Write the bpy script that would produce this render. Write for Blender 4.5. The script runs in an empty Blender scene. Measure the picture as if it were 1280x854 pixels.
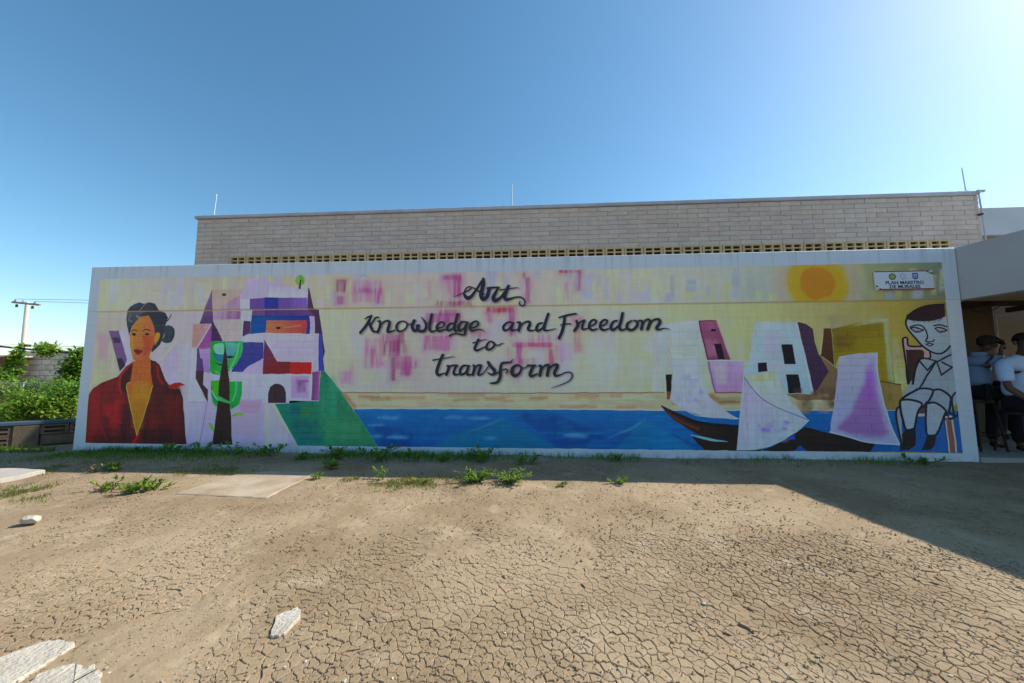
import bpy, bmesh, math, random
import numpy as np
from mathutils import Vector, Matrix
R = math.radians
scene = bpy.context.scene
col = scene.collection
rng = random.Random(7)

# ------------------------------------------------------------------ camera
CAMX, CAMY, CAMH, YAW, PITCH, ROLL, FPX = 6.94023, -5.08147, 1.10801, -0.06557, 0.09218, -0.00129, 450.0
cd = bpy.data.cameras.new('camera')
cd.sensor_width = 36.0
cd.lens = FPX / 1280.0 * 36.0
cd.clip_start = 0.05
cd.clip_end = 5000
cam = bpy.data.objects.new('camera', cd)
col.objects.link(cam)
_fw = np.array([math.sin(YAW) * math.cos(PITCH), math.cos(YAW) * math.cos(PITCH), math.sin(PITCH)])
_r0 = np.array([math.cos(YAW), -math.sin(YAW), 0.0])
_u0 = np.cross(_r0, _fw)
_rt = _r0 * math.cos(ROLL) + _u0 * math.sin(ROLL)
_up = -_r0 * math.sin(ROLL) + _u0 * math.cos(ROLL)
m = Matrix(((_rt[0], _up[0], -_fw[0], CAMX), (_rt[1], _up[1], -_fw[1], CAMY), (_rt[2], _up[2], -_fw[2], CAMH), (0, 0, 0, 1)))
cam.matrix_world = m
scene.camera = cam
scene.render.resolution_x, scene.render.resolution_y = 1024, 683

def ray(px, py):
    return _fw + _rt * (px - 640.0) / FPX + _up * (427.0 - py) / FPX

def at(px, py, axis, val):
    """point of the photograph brought onto the plane axis = val (metres)"""
    d = ray(px, py)
    c = np.array([CAMX, CAMY, CAMH])
    return c + d * ((val - c[axis]) / d[axis])

# ------------------------------------------------------------------ sky, sun, exposure
SUNV = Vector((3.23, 1.17, 2.8)).normalized()          # towards the sun
elev = math.asin(SUNV.z)
azim = math.atan2(SUNV.x, SUNV.y)                      # from +Y towards +X
world = bpy.data.worlds.new('World')
scene.world = world
world.use_nodes = True
nt = world.node_tree
bg = nt.nodes['Background']
sky = nt.nodes.new('ShaderNodeTexSky')
sky.sky_type = 'NISHITA'
sky.sun_disc = False
sky.sun_elevation = elev
sky.sun_rotation = azim
sky.air_density = 1.0
sky.dust_density = 0.5
sky.ozone_density = 2.2
sky.altitude = 0
hsv = nt.nodes.new('ShaderNodeHueSaturation')            # the clear air of the photograph: a fuller blue all round
hsv.inputs['Saturation'].default_value = 1.18
hsv.inputs['Hue'].default_value = 0.486
nt.links.new(sky.outputs[0], hsv.inputs['Color'])
nt.links.new(hsv.outputs[0], bg.inputs[0])
bg.inputs[1].default_value = 0.132
sd = bpy.data.lights.new('sun', 'SUN')
sd.energy = 5.0
sd.angle = R(0.5)
sd.color = (1.0, 0.93, 0.82)
sun = bpy.data.objects.new('sun', sd)
col.objects.link(sun)
sun.rotation_euler = SUNV.to_track_quat('Z', 'Y').to_euler()
sun.location = (20, 8, 18)
scene.view_settings.view_transform = 'Standard'
scene.view_settings.look = 'None'
scene.view_settings.gamma = 1.0
scene.view_settings.exposure = 0.50
# ------------------------------------------------------------------ the mural: flat paint on the wall, computed here as a picture
WALL_W, WALL_H = 12.566, 2.8
GROOVE_Z = 2.085
TW, TH = 4096, 912
TS = TW / WALL_W
nr = np.random.default_rng(5)

def vnoise(w, h, cx, cy):
    """smooth noise in -1..1, cells of cx by cy texels"""
    gw, gh = int(w / cx) + 3, int(h / cy) + 3
    g = nr.random((gh, gw), dtype=np.float32) * 2 - 1
    x = np.arange(w, dtype=np.float32) / cx
    y = np.arange(h, dtype=np.float32) / cy
    xi, yi = x.astype(int), y.astype(int)
    fx, fy = x - xi, y - yi
    fx = fx * fx * (3 - 2 * fx)
    fy = (fy * fy * (3 - 2 * fy))[:, None]
    r0 = g[yi][:, xi] * (1 - fx) + g[yi][:, xi + 1] * fx
    r1 = g[yi + 1][:, xi] * (1 - fx) + g[yi + 1][:, xi + 1] * fx
    return r0 * (1 - fy) + r1 * fy

NZV = 0.6 * vnoise(TW, TH, 9, 60) + 0.4 * vnoise(TW, TH, 26, 120)
NZH = 0.6 * vnoise(TW, TH, 70, 8) + 0.4 * vnoise(TW, TH, 150, 22)
NZC = 0.6 * vnoise(TW, TH, 34, 30) + 0.4 * vnoise(TW, TH, 12, 11)
NZB = 0.6 * vnoise(TW, TH, 60, 55) + 0.4 * vnoise(TW, TH, 24, 36)
NZS = vnoise(TW, TH, 3, 26) * .5 + vnoise(TW, TH, 22, 3) * .5
WX = vnoise(TW, TH, 40, 40) * 1.6
WY = vnoise(TW, TH, 40, 40) * 1.6

def lin(c):
    c = np.asarray(c, dtype=np.float64) / 255.0
    return np.where(c <= 0.04045, c / 12.92, ((c + 0.055) / 1.055) ** 2.4)

# how the white frame of the mural photographs along the wall: paint colour = seen colour / seen white, with some of its dimming left painted in
_wx = [90, 300, 640, 900, 1050, 1130, 1230]
_wt = [lin(c) for c in ((150, 162, 205), (165, 178, 206), (172, 185, 210), (148, 168, 205), (125, 152, 196), (108, 135, 182), (85, 112, 165))]
_wb = [lin(c) for c in ((140, 158, 202), (150, 168, 205), (150, 168, 202), (105, 130, 180), (72, 98, 150), (56, 80, 128), (42, 62, 100))]

def white(px, py):
    t = min(1.0, max(0.0, (py - 335) / 230.0))
    a = np.array([np.interp(px, _wx, [w[k] for w in _wt]) for k in range(3)])
    b = np.array([np.interp(px, _wx, [w[k] for w in _wb]) for k in range(3)])
    w = a * (1 - t) + b * t
    g = float(w @ np.array([0.25, 0.60, 0.15]))
    return (0.80 * g + 0.20 * w) * (0.50 / max(g, 1e-3)) ** 0.12  # part of the falloff towards the right stays in the paint colour

def C(c, px, py):
    if max(c) <= 1.0:                                    # a paint colour given outright
        return np.array(c, dtype=np.float64)
    return np.clip(0.68 * (lin(c) / white(px, py)) ** 1.24 * np.array([1.09, 0.935, 0.945]), 0.012, 0.80)

IMG = np.empty((TH, TW, 3), dtype=np.float32)

def uv(px, py):
    p = at(px, py, 1, 0.0)
    return p[0] * TS, p[2] * TS

def Z(z, pts):
    return [(z[0] + p[0] / z[2], z[1] + p[1] / z[2]) + tuple(p[2:]) for p in pts]

def spline(pts, closed=True, n=6):
    P = [np.array(p, dtype=float) for p in pts]
    out = []
    N = len(P)
    rngs = range(N) if closed else range(N - 1)
    for i in rngs:
        if closed:
            a, b, c, d = P[i - 1], P[i], P[(i + 1) % N], P[(i + 2) % N]
        else:
            a, b, c, d = P[max(i - 1, 0)], P[i], P[i + 1], P[min(i + 2, N - 1)]
        for k in range(n):
            t = k / n
            out.append(0.5 * (2 * b + (c - a) * t + (2 * a - 5 * b + 4 * c - d) * t * t + (3 * b - a - 3 * c + d) * t ** 3))
    if not closed:
        out.append(P[-1])
    return [tuple(p) for p in out]

def box(poly, pad):
    xs, ys = [p[0] for p in poly], [p[1] for p in poly]
    x0, x1 = max(0, int(min(xs) - pad)), min(TW, int(max(xs) + pad) + 1)
    y0, y1 = max(0, int(min(ys) - pad)), min(TH, int(max(ys) + pad) + 1)
    return x0, x1, y0, y1

def inside(poly, x0, x1, y0, y1, wob=1.0):
    X = np.arange(x0, x1, dtype=np.float32)[None, :] + WX[y0:y1, x0:x1] * wob
    Y = np.arange(y0, y1, dtype=np.float32)[:, None] + WY[y0:y1, x0:x1] * wob
    m = np.zeros((y1 - y0, x1 - x0), dtype=bool)
    n = len(poly)
    for i in range(n):
        ax, ay = poly[i]
        bx, by = poly[(i + 1) % n]
        if ay == by:
            continue
        c = (ay > Y) != (by > Y)
        xx = ax + (Y - ay) * (bx - ax) / (by - ay)
        m ^= c & (X < xx)
    return m

def blur(a, r):
    if r < 1:
        return a
    for ax in (0, 1):
        for _ in range(2):
            pad = [(0, 0), (0, 0)]
            pad[ax] = (r + 1, r)
            c = np.cumsum(np.pad(a, pad, mode='edge'), axis=ax)
            n = a.shape[ax]
            k = 2 * r + 1
            a = (np.take(c, range(k, k + n), ax) - np.take(c, range(0, n), ax)) / k
    return a

def fill(pts, c0, c1=None, g=None, sm=False, soft=0, amp=0.10, dirn='v', alpha=1.0, wob=1.0):
    """paint a polygon given in photo pixels; c1 and g=((x,y),(x,y)) make it a brushed blend"""
    if sm:
        pts = spline(pts)
    poly = [uv(*p) for p in pts]
    x0, x1, y0, y1 = box(poly, soft * 3 + 3)
    if x1 <= x0 or y1 <= y0:
        return
    m = inside(poly, x0, x1, y0, y1, wob).astype(np.float32)
    if soft:
        m = blur(m, int(soft))
        m = np.clip(m * (1 + 0.5 * NZC[y0:y1, x0:x1] * 4 * m * (1 - m)), 0, 1)
    cx = sum(p[0] for p in pts) / len(pts)
    cy = sum(p[1] for p in pts) / len(pts)
    ca = C(c0, cx, cy)
    N = {'v': NZV, 'h': NZH, 'c': NZC}[dirn][y0:y1, x0:x1]
    if c1 is not None:
        cb = C(c1, cx, cy)
        (ax, ay), (bx, by) = uv(*g[0]), uv(*g[1])
        L = (bx - ax) ** 2 + (by - ay) ** 2
        X = np.arange(x0, x1, dtype=np.float32)[None, :]
        Y = np.arange(y0, y1, dtype=np.float32)[:, None]
        t = np.clip(((X - ax) * (bx - ax) + (Y - ay) * (by - ay)) / L + 0.22 * N, 0, 1)[..., None]
        colr = ca * (1 - t) + cb * t
    else:
        colr = np.broadcast_to(ca, (y1 - y0, x1 - x0, 3))
    colr = colr * (1 + amp * 1.35 * N[..., None] + 0.075 * NZB[y0:y1, x0:x1, None] + 0.035 * NZS[y0:y1, x0:x1, None])
    m = (m * alpha)[..., None]
    IMG[y0:y1, x0:x1] = IMG[y0:y1, x0:x1] * (1 - m) + colr * m

def line(pts, c, w=1.0, sm=True, alpha=1.0, soft=0):
    """paint a stroke, points (x, y[, width]) in photo pixels"""
    if sm and len(pts) > 2:
        pts = spline([p if len(p) > 2 else (p[0], p[1], w) for p in pts], closed=False)
    else:
        pts = [p if len(p) > 2 else (p[0], p[1], w) for p in pts]
    q = [uv(p[0], p[1]) + (p[2] * 0.5 * TS * 0.01145 * 1.0,) for p in pts]
    x0, x1, y0, y1 = box(q, 12 + soft * 3)
    if x1 <= x0 or y1 <= y0:
        return
    X = np.arange(x0, x1, dtype=np.float32)[None, :] + WX[y0:y1, x0:x1]
    Y = np.arange(y0, y1, dtype=np.float32)[:, None] + WY[y0:y1, x0:x1]
    d = np.full((y1 - y0, x1 - x0), 1e9, dtype=np.float32)
    for a, b in zip(q[:-1], q[1:]):
        vx, vy = b[0] - a[0], b[1] - a[1]
        L = vx * vx + vy * vy + 1e-6
        t = np.clip(((X - a[0]) * vx + (Y - a[1]) * vy) / L, 0, 1)
        dd = np.sqrt((X - a[0] - t * vx) ** 2 + (Y - a[1] - t * vy) ** 2) - (a[2] + (b[2] - a[2]) * t)
        d = np.minimum(d, dd)
    m = np.clip(0.5 - d / max(1.0, soft), 0, 1) * alpha
    mx = pts[len(pts) // 2]
    IMG[y0:y1, x0:x1] = IMG[y0:y1, x0:x1] * (1 - m[..., None]) + C(c, mx[0], mx[1]) * m[..., None]

def rect(x0, y0, x1, y1):
    return [(x0, y0), (x1, y0), (x1, y1), (x0, y1)]

def dab(x0, y0, x1, y1, c, alpha, soft=5, dirn='v'):
    """a soft dry-brush rectangle"""
    poly = [uv(*p) for p in rect(x0, y0, x1, y1)]
    bx0, bx1, by0, by1 = box(poly, soft * 3 + 3)
    if bx1 <= bx0 or by1 <= by0:
        return
    m = blur(inside(poly, bx0, bx1, by0, by1, 2.0).astype(np.float32), soft)
    N = {'v': NZV, 'h': NZH, 'c': NZC}[dirn][by0:by1, bx0:bx1]
    m = np.clip(m * (alpha + 0.45 * N * m), 0, 1)[..., None]
    IMG[by0:by1, bx0:bx1] = IMG[by0:by1, bx0:bx1] * (1 - m) + C(c, (x0 + x1) / 2, (y0 + y1) / 2) * m

z1, z2, z3, z4 = (90, 360, 7.12), (90, 460, 7.12), (230, 340, 8.54), (310, 340, 8.54)
z5, z6, z7, z8 = (230, 420, 8.54), (310, 420, 8.54), (230, 480, 8.54), (340, 480, 8.0)
r1, r2, r3, r4 = (810, 390, 7.767), (820, 480, 8.54), (920, 390, 7.76), (910, 460, 7.117)
r5, r6, r7, r8 = (1020, 380, 7.117), (1020, 470, 7.767), (1110, 370, 7.76), (1100, 470, 7.117)
s2 = (960, 320, 9.14)
FIG = {}                                                  # outlines kept for the painted figures

WHITE = np.array([0.615, 0.665, 0.745])

def paint_mural():
    IMG[:] = WHITE                                        # white frame
    IMG[:] *= (1 + 0.025 * NZH + 0.02 * NZC)[..., None]
    # ---- ground colours inside the frame, by column
    xs0, xs1 = int(0.168 * TS), int(12.381 * TS)
    ys0, ys1 = int(0.10 * TS), int(2.602 * TS)
    gz = int(GROOVE_Z * TS)
    cxs = [125, 200, 260, 330, 420, 520, 640, 760, 860, 960, 1060, 1130, 1190]
    top = [(186, 182, 160), (176, 176, 172), (178, 178, 166), (186, 180, 160), (196, 184, 168), (192, 182, 178), (196, 186, 180), (186, 184, 172), (176, 180, 172), (152, 164, 158), (132, 142, 116), (112, 120, 92), (84, 96, 88)]
    low = [(190, 170, 164), (182, 172, 180), (186, 176, 184), (200, 186, 176), (200, 188, 168), (194, 178, 176), (198, 186, 174), (190, 180, 166), (178, 173, 146), (158, 158, 120), (130, 129, 92), (114, 110, 58), (84, 82, 48)]
    wx = np.array([at(c, 450, 1, 0)[0] * TS for c in cxs])
    for (ya, yb, tab, py) in ((ys0, gz, low, 440), (gz, ys1, top, 355)):
        cc = np.array([C(t, c, py) for t, c in zip(tab, cxs)])
        X = np.arange(xs0, xs1)
        row = np.stack([np.interp(X, wx, cc[:, k]) for k in range(3)], -1)
        IMG[ya:yb, xs0:xs1] = row[None] * (1 + 0.06 * NZV[ya:yb, xs0:xs1] + 0.04 * NZH[ya:yb, xs0:xs1])[..., None]
    # ---- dry-brush patches of the sky
    rr = random.Random(11)
    for k in range(190):
        x = rr.uniform(125, 1175)
        y = rr.uniform(335, 380)
        w, h = rr.uniform(4, 13), rr.uniform(8, 30)
        c = rr.choice([(168, 172, 196), (170, 176, 200), (206, 196, 160), (208, 200, 168), (190, 186, 190)])
        if x > 820:
            c = rr.choice([(150, 164, 186), (176, 180, 130), (168, 176, 140), (150, 160, 160)])
        if x > 1000:
            c = tuple(int(v * 0.78) for v in c)
        yl = 388 - (x - 125) * 0.0136
        if y + h > yl:
            h = yl - y
        if h > 4:
            dab(x, y, x + w, y + h, c, 0.60, 3, rr.choice('vh'))
    for k in range(230):
        x = rr.uniform(412, 1120)
        y = rr.uniform(388, 482)
        w, h = rr.uniform(5, 26), rr.uniform(6, 34)
        c = rr.choice([(176, 176, 198), (206, 198, 164), (208, 186, 186), (204, 192, 178)])
        if x > 830:
            c = rr.choice([(180, 178, 134), (186, 180, 124), (160, 165, 162), (174, 172, 140)])
        if x > 980:
            c = tuple(int(v * 0.74) for v in c)
        dab(x, y, x + w, min(y + h, 489), c, 0.34, 6, rr.choice('vh'))
    # pale arcs round the woman's head
    for rad, c in ((30, (178, 178, 200)), (40, (196, 192, 172)), (50, (176, 178, 198))):
        line([(183 + rad * 1.05 * math.cos(a), 405 - rad * math.sin(a), 5) for a in [0.5 + k * 0.3 for k in range(9)] if 405 - rad * math.sin(a) > 353], c, 4, alpha=0.28, soft=8)
    # magenta dabs, left to right
    MG, MGD, PK = (168, 92, 150), (150, 62, 120), (190, 130, 170)
    for d in ((421, 350, 433, 366, MGD, .8), (421, 371, 432, 381, MG, .8), (440, 351, 478, 378, PK, .5), (444, 361, 478, 367, MG, .5), (470, 366, 478, 380, MG, .55),
              (553, 344, 576, 351, MG, .9), (566, 346, 576, 372, MG, .85), (553, 351, 566, 368, PK, .5), (545, 377, 590, 383, MGD, .6), (536, 352, 540, 374, PK, .5),
              (455, 423, 476, 460, PK, .6), (462, 436, 470, 456, MG, .5), (478, 418, 500, 446, MG, .6), (480, 426, 508, 440, MGD, .45), (497, 416, 506, 442, MGD, .5),
              (488, 447, 494, 477, MGD, .85), (500, 446, 515, 470, MG, .8), (495, 452, 522, 462, MG, .5), (472, 452, 484, 458, PK, .6), (425, 464, 440, 480, PK, .6),
              (436, 455, 441, 475, PK, .6), (532, 392, 576, 404, MG, .75), (548, 388, 572, 396, MG, .5), (530, 420, 566, 438, MG, .55), (545, 423, 562, 438, PK, .6),
              (608, 384, 642, 391, (176, 66, 112), .95), (636, 386, 643, 420, MG, .75), (609, 390, 615, 403, PK, .6), (588, 412, 604, 422, MG, .55), (598, 414, 610, 436, PK, .5),
              (640, 428, 692, 434, (180, 76, 132), .85), (645, 430, 651, 456, MG, .75), (686, 436, 692, 456, (172, 70, 116), .85), (635, 436, 640, 470, (196, 130, 150), .6), (641, 452, 650, 480, PK, .6),
              (646, 449, 668, 455, MG, .45), (694, 432, 704, 452, PK, .55), (718, 398, 726, 440, (192, 120, 140), .6), (712, 396, 730, 402, PK, .6), (700, 430, 716, 450, (178, 160, 196), .6),
              (656, 348, 663, 380, MG, .8), (698, 338, 724, 342, (170, 80, 130), .85), (720, 339, 726, 364, MG, .6), (652, 342, 656, 348, MGD, .6), (706, 354, 712, 376, PK, .4),
              (660, 418, 700, 426, PK, .45), (440, 400, 452, 440, (176, 176, 200), .4), (756, 392, 800, 398, (174, 176, 198), .4), (560, 470, 700, 484, (206, 186, 176), .4)):
        dab(*d[:4], d[4], d[5] * 0.78, 3)
        dab(d[0] - 4, d[1] - 3, d[2] + 4, d[3] + 4, d[4], d[5] * 0.30, 10)
    # ---- left panels behind the woman
    fill(Z(z1, [(215, 375), (325, 375), (400, 640), (405, 854), (110, 854)]) + [(108, 552)], (190, 164, 166), (196, 178, 150), ((120, 420), (112, 480)), amp=.06)
    dab(122, 418, 134, 450, (170, 140, 158), .5, 8)
    fill(Z(z1, [(420, 375), (492, 375), (545, 650), (470, 700)]), (178, 174, 194), amp=.06)
    fill(Z(z1, [(330, 383), (415, 381), (490, 640), (470, 695), (425, 745)]), (116, 92, 136), amp=.12)
    fill(Z(z1, [(362, 442), (420, 442), (432, 490), (374, 492)]), (76, 62, 92), amp=.1)
    fill(Z(z1, [(400, 632), (448, 626), (474, 692), (428, 742)]), (66, 54, 76), amp=.1)
    fill(Z(z1, [(780, 660), (935, 500), (940, 854), (850, 854)]), (174, 168, 204), amp=.06)
    fill(Z(z1, [(945, 500), (1060, 490), (1060, 854), (945, 854)]), (186, 178, 190), amp=.06)
    line(Z(z1, [(790, 640), (930, 478)]), (200, 194, 168), 3, sm=False, alpha=.7, soft=4)
    # ---- the walled town on its hill
    fill([(236, 424), (262, 424), (262, 552), (230, 552)], (184, 176, 192), (190, 172, 192), ((240, 424), (240, 552)), amp=.05)
    fill([(246, 500), (460, 500), (470, 556), (230, 556)], (188, 170, 196), (170, 162, 206), ((300, 500), (300, 556)), amp=.06, dirn='h')
    fill([(256, 440), (350, 440), (350, 500), (252, 500)], (192, 182, 200), amp=.05)
    dab(300, 502, 324, 516, (196, 140, 174), .8, 8, 'h')
    dab(262, 508, 275, 556, (184, 166, 204), .5, 8)
    dab(292, 518, 324, 545, (190, 160, 186), .7, 8)
    dab(240, 505, 252, 550, (186, 178, 206), .6, 8)
    fill(Z(z7, [(855, 205), (960, 205), (1108, 470), (1108, 640), (855, 660)]), (190, 174, 188), amp=.06)
    fill(Z(z7, [(855, 205), (900, 205), (900, 660), (850, 660)]), (192, 176, 172), alpha=.8, soft=2)
    line(Z(z7, [(945, 210), (1100, 478)]) + [(372, 556)], (206, 194, 172), 3.5, sm=False)
    line(Z(z7, [(243, 200), (205, 440), (160, 655)]), (138, 116, 158), .9, sm=False)
    line([(236, 503), (258, 503)], (160, 146, 180), .7, sm=False)
    # left flank of the town
    fill(Z(z3, [(303, 185), (310, 420), (308, 560), (165, 552)]), (132, 108, 160), (98, 74, 116), ((262, 365), (258, 405)), amp=.10)
    fill(Z(z3, [(310, 190), (660, 190), (600, 250), (600, 410), (310, 410)]), (190, 168, 160), amp=.06)
    fill(Z(z3, [(330, 410), (600, 250), (600, 410)]), (168, 138, 172), (190, 166, 178), ((302, 385), (270, 388)), amp=.08)
    fill(Z(z3, [(310, 420), (605, 420), (600, 512), (310, 512)]), (152, 114, 158), (190, 164, 186), ((298, 394), (268, 394)), amp=.1)
    fill(Z(z3, [(412, 232), (454, 232), (454, 258), (412, 258)]), (66, 56, 62))
    fill(Z(z3, [(600, 250), (715, 290), (705, 410), (600, 410)]), (196, 188, 208), amp=.05)
    fill(Z(z3, [(605, 415), (725, 415), (712, 525), (605, 520)]), (196, 186, 204), amp=.05)
    fill(Z(z3, [(690, 70), (900, 62), (900, 130), (1110, 160), (1110, 275), (870, 270), (720, 295), (610, 298), (600, 250)]), (178, 174, 208), amp=.06)
    fill(Z(z4, [(215, 120), (640, 190), (636, 275), (215, 272)]), (176, 168, 200), (196, 190, 214), ((340, 355), (340, 371)), amp=.06)
    fill(Z(z4, [(25, 290), (180, 280), (180, 405), (20, 405)]), (112, 88, 160), amp=.1)
    fill(Z(z4, [(180, 275), (330, 280), (325, 400), (180, 400)]), (58, 66, 152), amp=.1)
    fill(Z(z4, [(325, 280), (636, 280), (640, 400), (325, 400)]), (112, 88, 162), (130, 108, 182), ((350, 380), (384, 376)), amp=.1)
    fill(Z(z4, [(45, 405), (185, 405), (185, 470), (40, 470)]), (122, 86, 146), amp=.1)
    fill(Z(z4, [(180, 405), (760, 405), (760, 475), (180, 470)]), (94, 72, 142), (112, 80, 140), ((335, 388), (390, 388)), amp=.1)
    fill(Z(z4, [(40, 465), (665, 470), (660, 662), (20, 662)]), (22, 94, 158), (52, 62, 150), ((322, 405), (388, 405)), amp=.16)
    fill(Z(z4, [(655, 475), (712, 475), (708, 662), (655, 662)]), (184, 170, 210), amp=.05)
    fill(Z(z4, [(643, 168), (655, 180), (705, 390), (755, 405), (820, 854), (800, 950), (760, 854), (755, 662), (712, 662), (712, 470), (640, 400)]), (92, 68, 98), (78, 62, 96), ((392, 370), (402, 440)), amp=.10)
    fill(Z(z4, [(195, 520), (628, 518), (622, 665), (185, 665)]), (222, 128, 92), (206, 84, 84), ((335, 405), (378, 412)), amp=.10, dirn='h')
    fill(Z(z4, [(300, 590), (346, 592), (344, 612), (302, 612)]), (46, 34, 44))
    line(Z(z4, [(385, 600), (470, 585), (560, 575)]), (228, 140, 112), 2, alpha=.7, soft=4)
    fill(Z(z4, [(628, 518), (660, 490), (660, 662), (622, 662)]), (52, 70, 152), amp=.08)
    # second row
    fill(Z(z3, [(165, 552), (300, 552), (280, 600), (140, 805)]), (184, 142, 160), (196, 150, 158), ((250, 405), (262, 420)), amp=.08)
    fill(Z(z3, [(95, 560), (160, 556), (150, 805), (85, 805)]), (204, 146, 140), amp=.06)
    fill(Z(z3, [(300, 560), (290, 810), (140, 810)]), (150, 88, 156), amp=.10)
    line(Z(z3, [(290, 565), (145, 800)]), (206, 184, 190), 1.6, sm=False)
    fill(Z(z3, [(300, 512), (420, 742), (290, 742)]), (82, 58, 100), amp=.1)
    fill(Z(z3, [(320, 512), (630, 516), (612, 736), (412, 740)]), (200, 172, 176), amp=.06)
    line(Z(z3, [(625, 520), (610, 736)]), (214, 198, 204), 2, sm=False)
    fill(Z(z3, [(635, 528), (712, 528), (705, 640), (665, 742), (620, 742)]), (92, 66, 110), amp=.1)
    fill(Z(z5, [(135, 130), (280, 130), (270, 400), (205, 380), (125, 440)]), (98, 72, 128), amp=.1)
    fill(Z(z5, [(160, 135), (285, 135), (268, 390), (212, 376), (195, 250), (172, 240)]), (172, 150, 198), (150, 128, 188), ((250, 438), (262, 462)), amp=.08)
    fill(Z(z5, [(85, 130), (140, 130), (125, 455), (235, 700), (40, 705)]), (190, 184, 202), amp=.05)
    fill(Z(z5, [(135, 372), (212, 376), (205, 525), (258, 580), (250, 710), (125, 455)]), (78, 54, 66), amp=.12)
    fill(Z(z5, [(215, 380), (272, 395), (300, 425), (300, 600), (255, 570), (210, 525)]), (190, 174, 204), amp=.05)
    fill(Z(z6, [(-60, 70), (165, 70), (165, 240), (-40, 385), (-180, 385)]), (76, 78, 150), (64, 74, 150), ((310, 430), (290, 460)), amp=.08)
    fill(Z(z6, [(0, 330), (165, 240), (165, 400), (-170, 395), (-60, 385)]), (186, 168, 200), amp=.06)
    fill(Z(z6, [(-90, 70), (-70, 20), (0, -20), (180, -30), (755, -20), (752, 275), (310, 275), (175, 42), (172, 66)]), (192, 184, 206), amp=.05, sm=False)
    dab(338, 425, 398, 452, (180, 168, 202), .5, 10, 'h')
    fill(Z(z6, [(175, 40), (312, 275), (455, 278), (450, 408), (158, 408)]), (104, 68, 110), (128, 50, 56), ((332, 432), (340, 460)), amp=.1)
    fill(Z(z6, [(450, 282), (678, 280), (676, 408), (450, 408)]), (218, 46, 44), amp=.08)
    fill(Z(z6, [(755, -20), (790, -20), (812, 372), (752, 372)]), (76, 82, 170), amp=.08)
    fill(Z(z6, [(678, 278), (752, 278), (752, 372), (690, 400)]), (190, 176, 208), amp=.05)
    fill(Z(z6, [(155, 412), (680, 412), (680, 640), (675, 690), (440, 690), (440, 716), (150, 716)]), (192, 184, 206), amp=.05)
    fill(Z(z6, [(460, 425), (650, 430), (645, 665), (460, 665)]), (176, 152, 196), amp=.08, soft=3)
    dab(372, 476, 382, 490, (124, 84, 140), .8, 5, 'c')
    dab(370, 475, 386, 478, (140, 110, 160), .7, 3, 'h')
    fill(Z(z6, [(685, 385), (770, 372), (752, 690), (668, 688)]), (136, 84, 140), (158, 110, 170), ((394, 480), (400, 480)), amp=.12)
    line(Z(z6, [(680, 420), (668, 690)]), (206, 190, 214), 1.8, sm=False)
    fill(Z(z6, [(215, 716), (215, 620), (235, 545), (275, 518), (310, 510), (350, 520), (385, 550), (403, 610), (402, 716)]), (74, 54, 66), amp=.08)
    # green hillside
    hill = Z(z6, [(812, 372), (775, 372), (755, 700), (440, 695), (440, 722), (285, 728)]) + Z(z8, [(260, 628), (1060, 628), (1040, 580), (960, 470)]) + Z(z6, [(1000, 600)])
    fill(hill, (30, 132, 116), (62, 140, 104), ((360, 520), (440, 530)), amp=.14, dirn='c')
    for d in ((362, 508, 376, 520, (30, 96, 120), .6), (366, 526, 398, 545, (36, 96, 112), .5), (376, 505, 392, 520, (66, 130, 80), .5), (412, 470, 420, 520, (60, 160, 130), .5), (425, 530, 450, 550, (80, 150, 116), .6), (372, 545, 400, 556, (20, 100, 128), .6), (405, 520, 425, 548, (66, 148, 110), .5)):
        dab(*d[:4], d[4], d[5], 9, 'h')
    line(Z(z8, [(625, 0), (820, 265), (960, 470), (1060, 625)]), (74, 160, 140), 1.6, alpha=.7, soft=2)
    FIG['hillside'] = hill
    # ---- the painted tree
    fill(Z(z5, [(285, 62), (630, 56), (632, 140), (610, 220), (560, 300), (490, 370), (440, 420), (385, 425), (310, 410), (275, 380)]), (28, 160, 52), (70, 176, 110), ((265, 440), (300, 450)), amp=.12)
    fill(Z(z5, [(440, 62), (590, 92), (560, 170), (500, 240), (455, 250)]), (104, 178, 172), (80, 160, 176), ((290, 430), (286, 446)), amp=.12, soft=2)
    fill(Z(z5, [(330, 95), (395, 80), (425, 100), (425, 185), (370, 190), (330, 150)]), (120, 192, 170), amp=.1, sm=True)
    fill(Z(z5, [(315, 175), (370, 195), (425, 195), (420, 290), (350, 260), (320, 220)]), (40, 130, 150), amp=.14, sm=True)
    line(Z(z5, [(590, 80), (560, 220), (490, 350)]), (120, 200, 140), 2.4, alpha=.8, soft=2)
    line(Z(z5, [(335, 90), (320, 130), (350, 185), (420, 190)]), (150, 214, 180), 1.3)
    line(Z(z5, [(340, 385), (400, 420)]), (110, 200, 130), 2, sm=False, alpha=.7)
    fill(Z(z5, [(285, 480), (375, 478), (380, 620), (620, 488), (616, 620), (590, 730), (500, 785), (440, 795), (360, 770), (305, 710), (290, 620)]), (24, 158, 62), amp=.12)
    fill(Z(z5, [(285, 480), (378, 478), (376, 640), (310, 600)]), (70, 170, 30), amp=.1)
    fill(Z(z5, [(480, 488), (620, 488), (612, 640), (560, 750), (480, 700)]), (40, 164, 76), amp=.12)
    line(Z(z5, [(300, 590), (350, 670), (420, 705), (485, 705)]), (112, 206, 160), 2.6)
    line(Z(z5, [(562, 500), (552, 600), (520, 690)]), (90, 196, 110), 2.4)
    line(Z(z5, [(585, 500), (580, 610), (540, 720)]), (40, 150, 150), 1.2)
    line(Z(z5, [(300, 620), (350, 700), (430, 720)]), (30, 120, 120), 1.2)
    line(Z(z5, [(330, 750), (440, 788), (500, 780)]), (120, 200, 130), 1.4)
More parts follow.
